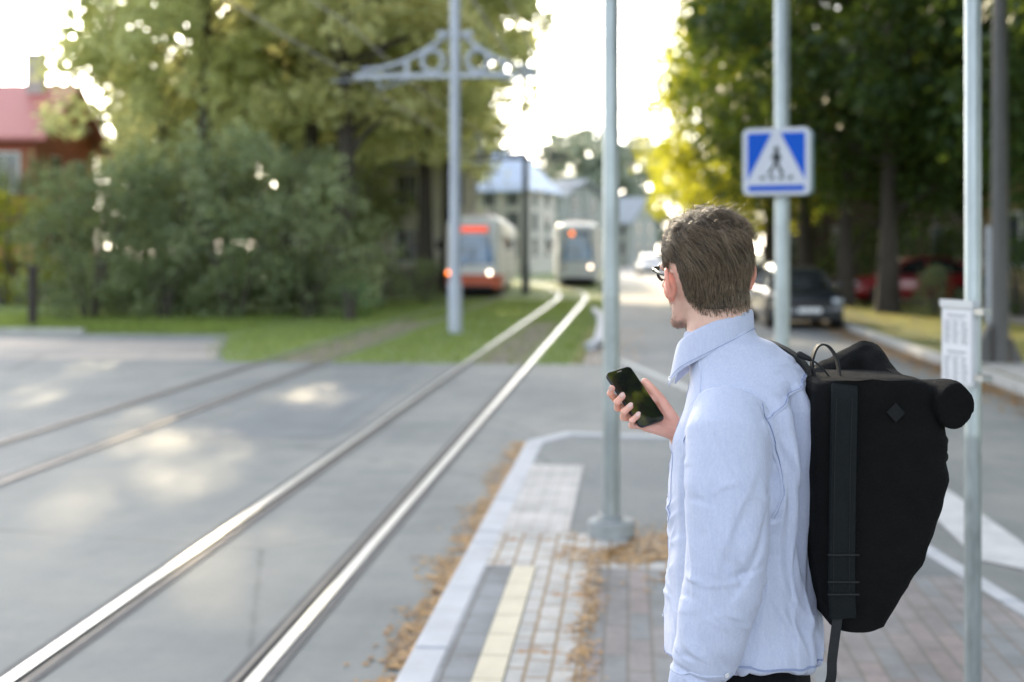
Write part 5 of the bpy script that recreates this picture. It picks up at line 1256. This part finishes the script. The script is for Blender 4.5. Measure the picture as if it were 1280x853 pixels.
def thick(f, l, z):
    """how far the hair stands off the skull"""
    e = max(0, min(1, (z-zmin(f))/.085)); topk = max(0, min(1, (z-.145)/.07)); back = max(0, min(1, (.02-f)/.08))
    return .0020+e*(.0065+.004*back)+topk*.010*(1-.35*max(0, -l)/.08)
cap = bpy.data.meshes.new('hair'); bm = bmesh.new(); bm.from_mesh(head_me)
kill = []
for v in bm.verts:
    f, l, z = hpi(v.co)
    if z < zmin(f)+(.012 if f < -.03 else .003)+.005*noise.noise(v.co*180) or (abs(l) > .0785 and -.045 < f < .03 and z < .158): kill.append(v)
bmesh.ops.delete(bm, geom=kill, context='VERTS')
roots = []
for v in head_me.vertices:
    f, l, z = hpi(v.co)
    if zmin(f) < z < zmin(f)+.016 and not (abs(l) > .0785 and -.045 < f < .03 and z < .158): roots.append((v.co.copy(), v.normal.copy(), f, l, z, thick(f, l, z)))
for v in bm.verts:
    f, l, z = hpi(v.co); th_ = thick(f, l, z)
    roots.append((v.co.copy(), v.normal.copy(), f, l, z, th_))
    v.co += v.normal*th_*.55
bmesh.ops.smooth_vert(bm, verts=bm.verts, factor=.5, use_axis_x=True, use_axis_y=True, use_axis_z=True)
bm.to_mesh(cap); bm.free(); cap.materials.append(m_cap); shade(cap, 180)
hair = bpy.data.objects.new('hair', cap); link(hair, man)
rs = random.Random(99)
def strands(count, pick, name, mat, parent, width, seg=7):
    V = []; Fc = []
    for _ in range(count):
        r_ = pick()
        if r_ is None: continue
        P, wd = r_
        b = len(V); m = len(P)
        for k, q in enumerate(P):
            tg = (P[min(k+1, m-1)]-P[max(k-1, 0)]).normalized(); a_ = tg.orthogonal().normalized(); c_ = tg.cross(a_); r0 = wd*(1-.75*(k/(m-1))**1.5)
            for j in range(3): V.append(q+a_*r0*math.cos(2.094*j)+c_*r0*math.sin(2.094*j))
        for k in range(m-1):
            for j in range(3): Fc.append((b+k*3+j, b+k*3+(j+1) % 3, b+k*3+3+(j+1) % 3, b+k*3+3+j))
    return raw(name, [tuple(v) for v in V], Fc, mat, parent, smooth=True)
WH = (-.062, .012, .205)                      # the crown whorl, where the hair parts
def grow():
    co, nn, f, l, z, th_ = roots[rs.randrange(len(roots))]
    co = co+Vector((rs.gauss(0, .0012), rs.gauss(0, .0012), rs.gauss(0, .0012)))
    if z < zmin(f)+.03 and rs.random() > .35+.65*(z-zmin(f))/.03: return None
    top = max(0, min(1, (z-.15)/.05))
    # combing: on top swept back and a little to the right side, elsewhere down and back
    lock = noise.noise(Vector((f*42, l*42, z*22))); lock2 = noise.noise(Vector((f*30+7, l*30, z*14+3)))
    sw = noise.noise(Vector((f*16+3, l*16, z*8))); ft = (hF*(-.75+.5*sw)+hL*(.9*lock+.9*sw-.2)+UP*(.45 if f > .0 else -.2))
    fs = (UP*-1.0+hF*(-.45 if f > -.06 else .0)+hL*(.30*lock))
    d = ft*top+fs*(1-top); d = (d-nn*d.dot(nn)).normalized()
    L = (.013+.009*rs.random())*(1-top)+(.046+.034*rs.random())*top; near = max(0, min(1, (z-zmin(f))/.07)); L *= .20+.80*near
    lift = th_*(.55+.65*rs.random())*(1+.9*lock2*top)+.010*top*max(0, lock)
    P = []; p = co.copy(); sidew = nn.cross(d)*(lock2*1.7+rs.gauss(0, .32))*(.25+.75*top)
    n_ = 8
    for k in range(n_):
        u = k/(n_-1); P.append(p.copy())
        q = skull.find_nearest(p); base, bn = q[0], q[1]
        h = lift*min(1, u*2.6+.15)
        step = (d-bn*d.dot(bn)).normalized()*(L/(n_-1))+sidew*(L/(n_-1))*(u-.2)*.8
        dg_ = UP*-.30*u*L/(n_-1)*2
        p = p+step+dg_; q = skull.find_nearest(p); cur = (p-q[0]).dot(q[1]); p = p+q[1]*(h-cur)*.75
    return P, .00034+.00020*rs.random()
strands(17000, grow, 'hair_strands', m_hair, hair, .0004)
def stray():
    co, nn, f, l, z, th_ = roots[rs.randrange(len(roots))]
    if z < .185: return None
    d = (hF*rs.uniform(-1, -.2)+hL*rs.uniform(-1.2, .4)+UP*.35).normalized(); L = rs.uniform(.03, .055); P = []
    for k in range(7): u = k/6; P.append(co+nn*(th_*.8+.020*u)+d*L*u-UP*.018*u*u+hL*.006*math.sin(u*3+f*90))
    return P, .00030
strands(420, stray, 'stray_strands', hair_mat('hair_light', c3(.10, .075, .05), c3(.22, .17, .11)), hair, .0003)
bverts = [(v.co.copy(), v.normal.copy()) for v in head_me.vertices]
def stub():
    co, nn = bverts[rs.randrange(len(bverts))]; f, l, z = hpi(co)
    ok = (.0 < f and -.012 < z < .082 and f < .085) or (.012 < f < .034 and z < .115)
    if not ok or (f > .09 and z > .035 and z < .06) or abs(l) < .004: return None
    co = co+Vector((rs.gauss(0, .001), rs.gauss(0, .001), rs.gauss(0, .001))); d = (UP*-.8+hF*.3+nn*.7).normalized()
    return [co-nn*.0005, co+d*.0015, co+d*.0030], .00024
bo_ = strands(9000, stub, 'beard', m_hair, man, .0003)

# ------------------------------------------------------------------ glasses
m_spec = M('acetate_frame', c3(.012, .012, .014), .2, .1, 30)
gl = bpy.data.objects.new('glasses', None); link(gl, man)
fr = MB(); rim0 = lambda s_: [hp(.107-.010*abs(y_)/.06, s_*.034+y_, .119+z_) for y_, z_ in [(.026*math.cos(R(a_))*(1.02), .021*math.copysign(abs(math.sin(R(a_)))**.8, math.sin(R(a_)))) for a_ in range(0, 361, 18)]]
for s_ in (-1, 1):
    fr.tube(rim0(s_), .0030, 8)
    fr.tube([hp(.100, s_*.062, .129), hp(.086, s_*.079, .128), hp(.045, s_*.084, .126), hp(.005, s_*.083, .124), hp(-.010, s_*.079, .119)], [(.0046, .0022), (.0042, .0022), (.0036, .0020), (.0030, .0018), (.0024, .0016)], 8, ends=True, flat=(0, 0, 1))
fr.tube([hp(.106, -.009, .124), hp(.112, 0, .127), hp(.106, .009, .124)], .0024, 8)
fr.build('frame', m_spec, gl, smooth=True)
lm = NT('lens_glass'); lv = lm.coord(); lg = lm.n('ShaderNodeBsdfGlossy', {'Color': c3(.9, .95, 1), 'Roughness': .02}); lt = lm.n('ShaderNodeBsdfTransparent', {'Color': lm.ramp(lm.noise(lv, 3), [(.3, c3(.84, .88, .92)), (.7, c3(.92, .95, .97))])})
lm.surf(lm.n('ShaderNodeMixShader', {0: .12, 1: lt.outputs[0], 2: lg.outputs[0]}).outputs[0])
for s_ in (-1, 1):
    mb = MB(); q = rim0(s_)[:-1]; ctr = sum(q, Vector())/len(q); mb.add([ctr]+q, [(0, k+1, (k+1) % len(q)+1) for k in range(len(q))]); mb.build('lens', lm.m, gl, smooth=True)

# ------------------------------------------------------------------ phone
ph = thing('smartphone', 'black smartphone held in the hand of the man', 'phone', MAN, TH)
Mp = Matrix((Sh, -Lh, Nh)).transposed().to_4x4(); Mp = Matrix.Translation(PC) @ Mp
m_phb = M('phone_case', c3(.012, .013, .015), .35, .2, 20)
mb = MB(); mb.prism(rrect(.0685, .140, .010, 6), -.0045, .0035, axis=2); mb.xf(Mp); mb.build('body', m_phb, ph, smooth=35, bevel=.0018)
sc_ = NT('phone_screen'); n1 = sc_.noise(sc_.coord(), 20, 2, .4); n2 = sc_.noise(sc_.coord((1, 1, 1)), 34, 2, .4)
refl = sc_.ramp(n1, [(.36, c3(.006, .007, .006)), (.50, c3(.020, .026, .008)), (.60, c3(.10, .11, .012)), (.72, c3(.20, .17, .07))])  # soft tree reflection painted into the screen colour
refl = sc_.mix(n2, refl, c3(.006, .008, .008))
pp2 = sc_.pbr(Base_Color=refl, Roughness=.08); pp2.inputs['Specular IOR Level'].default_value = .22
mb = MB(); mb.prism(rrect(.0655, .137, .009, 6), .0030, .0040, axis=2); mb.xf(Mp); sco = mb.build('screen', sc_.m, ph)
mb = MB(); mb.prism([(x, y+.0635) for x, y in rrect(.012, .0014, .0006, 3)], .0038, .0042, axis=2); mb.xf(Mp); mb.build('earpiece', m_rim, sco)
for y_, l_ in ((.035, .012), (.018, .012)): mb = MB(); mb.rbox((-.0356, y_-l_/2, -.0018), (-.0340, y_+l_/2, .0012), .0006, 1); mb.xf(Mp); mb.build('side_button', m_phb, ph)
ph.rotation_euler = (0, 0, TH)

# ------------------------------------------------------------------ backpack hanging on the right shoulder
bpk = thing('backpack', 'black roll top backpack hanging from the right shoulder of the man', 'backpack', MAN, TH)
m_can = M('black_canvas', c3(.0050, .0054, .0055), .9, .35, 30, bump=.9, bscale=500, spec=.16); m_web = M('slate_webbing', c3(.0065, .009, .010), .8, .2, 30, bump=.5, bscale=600, spec=.2); m_blea = M('black_leather', c3(.010, .011, .012), .6, .3, 40, bump=.4, bscale=260, spec=.3)
def pk_ring(w_, u0, u1, v0=-.155, v1=.155, r_=.035, seg=7):
    o = []; r_ = min(r_, (u1-u0)*.45)
    for cx, cy, a0 in ((u1-r_, v1-r_, 0), (u0+r_, v1-r_, 90), (u0+r_, v0+r_, 180), (u1-r_, v0+r_, 270)):
        for k in range(seg+1): an = R(a0+90*k/seg); o.append(Vector((cx+r_*math.cos(an), cy+r_*math.sin(an), w_)))
    return o
rows = [(1.012, .150, .232), (1.018, .140, .245), (1.04, .130, .258), (1.075, .120, .276), (1.116, .112, .300), (1.16, .109, .322), (1.206, .107, .340), (1.25, .106, .352), (1.296, .106, .362), (1.34, .105, .360), (1.387, .105, .358), (1.43, .105, .352), (1.462, .106, .340), (1.478, .112, .322), (1.486, .125, .30)]
mb = MB(); fine = []
for (a_, b_) in zip(rows[:-1], rows[1:]):
    for k in range(4): u = k/4; fine.append(tuple(a_[q]+(b_[q]-a_[q])*u for q in range(3)))
fine.append(rows[-1])
mb.loft([pk_ring(*q, v0=-.155+.01*max(0, (1.1-q[0])/.1), v1=.155) for q in fine])
pm = mb.mesh('body'); bm = bmesh.new(); bm.from_mesh(pm); bmesh.ops.subdivide_edges(bm, edges=[e for e in bm.edges if e.calc_length() > .02], cuts=3, use_grid_fill=True); bm.to_mesh(pm); bm.free()
for v in pm.vertices:
    p = v.co; k = max(0, min(1, (p.x-.19)/.12))
    v.co += v.normal*(.006*ridge(noise.noise(Vector((p.x*9, p.y*9, p.z*15))))*k + .004*noise.noise(Vector((p.x*16, p.y*16, p.z*26)))*k+.0025*noise.noise(p*18)-.003)
pm.materials.append(m_can); shade(pm, 60); po = bpy.data.objects.new('body', pm); link(po, bpk)
# rolled top: droops over the front edge at the near side, sticks up on the far side
mb = MB(); near = [(.362, -.172, 1.438), (.362, -.160, 1.440), (.356, -.12, 1.440), (.345, -.05, 1.432), (.328, .03, 1.428), (.300, .09, 1.450), (.286, .135, 1.482), (.279, .170, 1.500)]
mb.tube(near, [(.044, .034), (.045, .035), (.045, .037), (.045, .04), (.042, .04), (.042, .042), (.044, .046), (.044, .046)], 22, ends=False, flat=(0, 0, 1))
mb.tube([(.20, -.10, 1.470), (.27, -.10, 1.472), (.335, -.10, 1.462)], [(.018, .05)]*3, 14, ends=True, flat=(0, 0, 1))
mb.tube([(.16, .12, 1.455), (.22, .13, 1.468), (.280, .15, 1.492)], [(.030, .045), (.040, .045), (.045, .045)], 14, ends=True, flat=(0, 0, 1))
rm_ = remesh(mb, .005, 2, .5)
for v in rm_.vertices: v.co += v.normal*(.003*noise.noise(Vector((v.co.x*40, v.co.y*14, v.co.z*40))))
rm_.materials.append(m_can); shade(rm_, 180); ro = bpy.data.objects.new('roll_top', rm_); link(ro, bpk)
# compression flaps on the front that give the stepped outline
for z, h in ((1.365, .02), (1.335, .02)):
    mb = MB(); mb.tube([(.345, -.14, z), (.366, -.10, z), (.368, .10, z), (.345, .14, z)], [(.010, .006)]*4, 10, ends=True, flat=(0, 0, 1)); mb.build('fold', m_can, bpk, smooth=True)
# unused left shoulder strap hanging down the side
def strap(name, pts, wv, th_, mat, parent, ref):
    """flat band of width wv along pts, its width lying along ref"""
    mb = MB(); P = [Vector(p) for p in pts]
    Q = []
    for k in range(len(P)-1):
        for j in range(6):
            u = j/6; p0 = P[max(k-1, 0)]; p1 = P[k]; p2 = P[k+1]; p3 = P[min(k+2, len(P)-1)]
            Q.append(.5*((2*p1)+(-p0+p2)*u+(2*p0-5*p1+4*p2-p3)*u*u+(-p0+3*p1-3*p2+p3)*u**3))
    Q.append(P[-1]); rings = []
    for k, p in enumerate(Q):
        tg = (Q[min(k+1, len(Q)-1)]-Q[max(k-1, 0)]).normalized(); r_ = Vector(ref); r_ = (r_-tg*r_.dot(tg)).normalized(); nn = tg.cross(r_)
        a_, b_ = r_*wv/2, nn*th_/2
        rings.append([p-a_*.92-b_, p+a_*.92-b_, p+a_-b_*.3, p+a_+b_*.3, p+a_*.92+b_, p-a_*.92+b_, p-a_+b_*.3, p-a_-b_*.3])
    mb.loft(rings); return mb.build(name, mat, parent, smooth=40)
ls = strap('shoulder_strap', [(.160, -.150, 1.474), (.157, -.164, 1.455), (.155, -.166, 1.38), (.153, -.167, 1.28), (.152, -.166, 1.18), (.152, -.164, 1.10), (.156, -.158, 1.045)], .049, .012, m_web, bpk, (1, 0, 0))
for dx in (-.017, .012): strap('stitching', [(.158+dx, -.1712, 1.455), (.155+dx, -.1732, 1.38), (.153+dx, -.1742, 1.28), (.152+dx, -.1732, 1.18), (.152+dx, -.1712, 1.10)], .0012, .0012, m_blea, ls, (1, 0, 0))
for z in (1.165, 1.115, 1.092): mb = MB(); mb.rbox((.124, -.176, z-.002), (.182, -.171, z+.002), .0015, 0); mb.build('buckle', m_blea, ls)
strap('webbing_tail', [(.148, -.158, 1.06), (.142, -.160, 1.02), (.135, -.162, .97), (.130, -.160, .92), (.10, -.13, .84)], .018, .003, m_blea, bpk, (1, -.3, 0))
# strap that is worn: from the pack over the right shoulder
rsp = []
for p in [(.150, .030, 1.440), (.160, .040, 1.470)]: rsp.append(Vector(p))
for f_, l_, z_ in ((-.135, -.030, 1.475), (-.115, -.045, 1.515), (-.08, -.058, 1.55), (-.03, -.075, 1.56), (.03, -.095, 1.53), (.10, -.10, 1.43), (.135, -.11, 1.33), (.13, -.135, 1.22), (.06, -.19, 1.15), (-.05, -.18, 1.10)):
    c, nn = on_shirt(bp(f_, l_, z_), .006); rsp.append(c)
rsp.append(Vector((.125, .13, 1.06)))
strap('shoulder_strap', rsp, .045, .010, m_blea, bpk, tuple(bL))
# grab loop and its cord
strap('grab_loop', [(.140, -.035, 1.462), (.128, -.03, 1.505), (.140, -.028, 1.540), (.160, -.03, 1.540), (.176, -.035, 1.512), (.182, -.04, 1.458)], .020, .004, m_blea, bpk, (0, 1, 0))
strap('cord', [(.165, -.045, 1.468), (.150, -.05, 1.492), (.128, -.05, 1.512), (.106, -.048, 1.522)], .007, .003, m_blea, bpk, (0, 1, 0))
mb = MB(); mb.tube([(.118, -.05, 1.517), (.100, -.048, 1.525)], [.005, .007], 10, ends=True); mb.build('zip_pull', m_blea, bpk, smooth=True)
mb = MB(); mb.prism([(.254, 1.407), (.272, 1.425), (.254, 1.445), (.236, 1.427)], -.1600, -.1575); mb.build('logo_patch', M('logo_leather', c3(.0045, .005, .0055), .6, .2, 40, spec=.2), bpk, bevel=.001)
mb = MB(); mb.lathe([(.004, -.002), (.005, .0), (.003, .002)], n=12); mb.xf(Matrix.Translation((.172, -.160, 1.466)) @ Matrix.Rotation(R(90), 4, 'X')); mb.build('rivet', M('brass', c3(.55, .38, .16), .3, .1, 20, metal=1), ls, smooth=40)
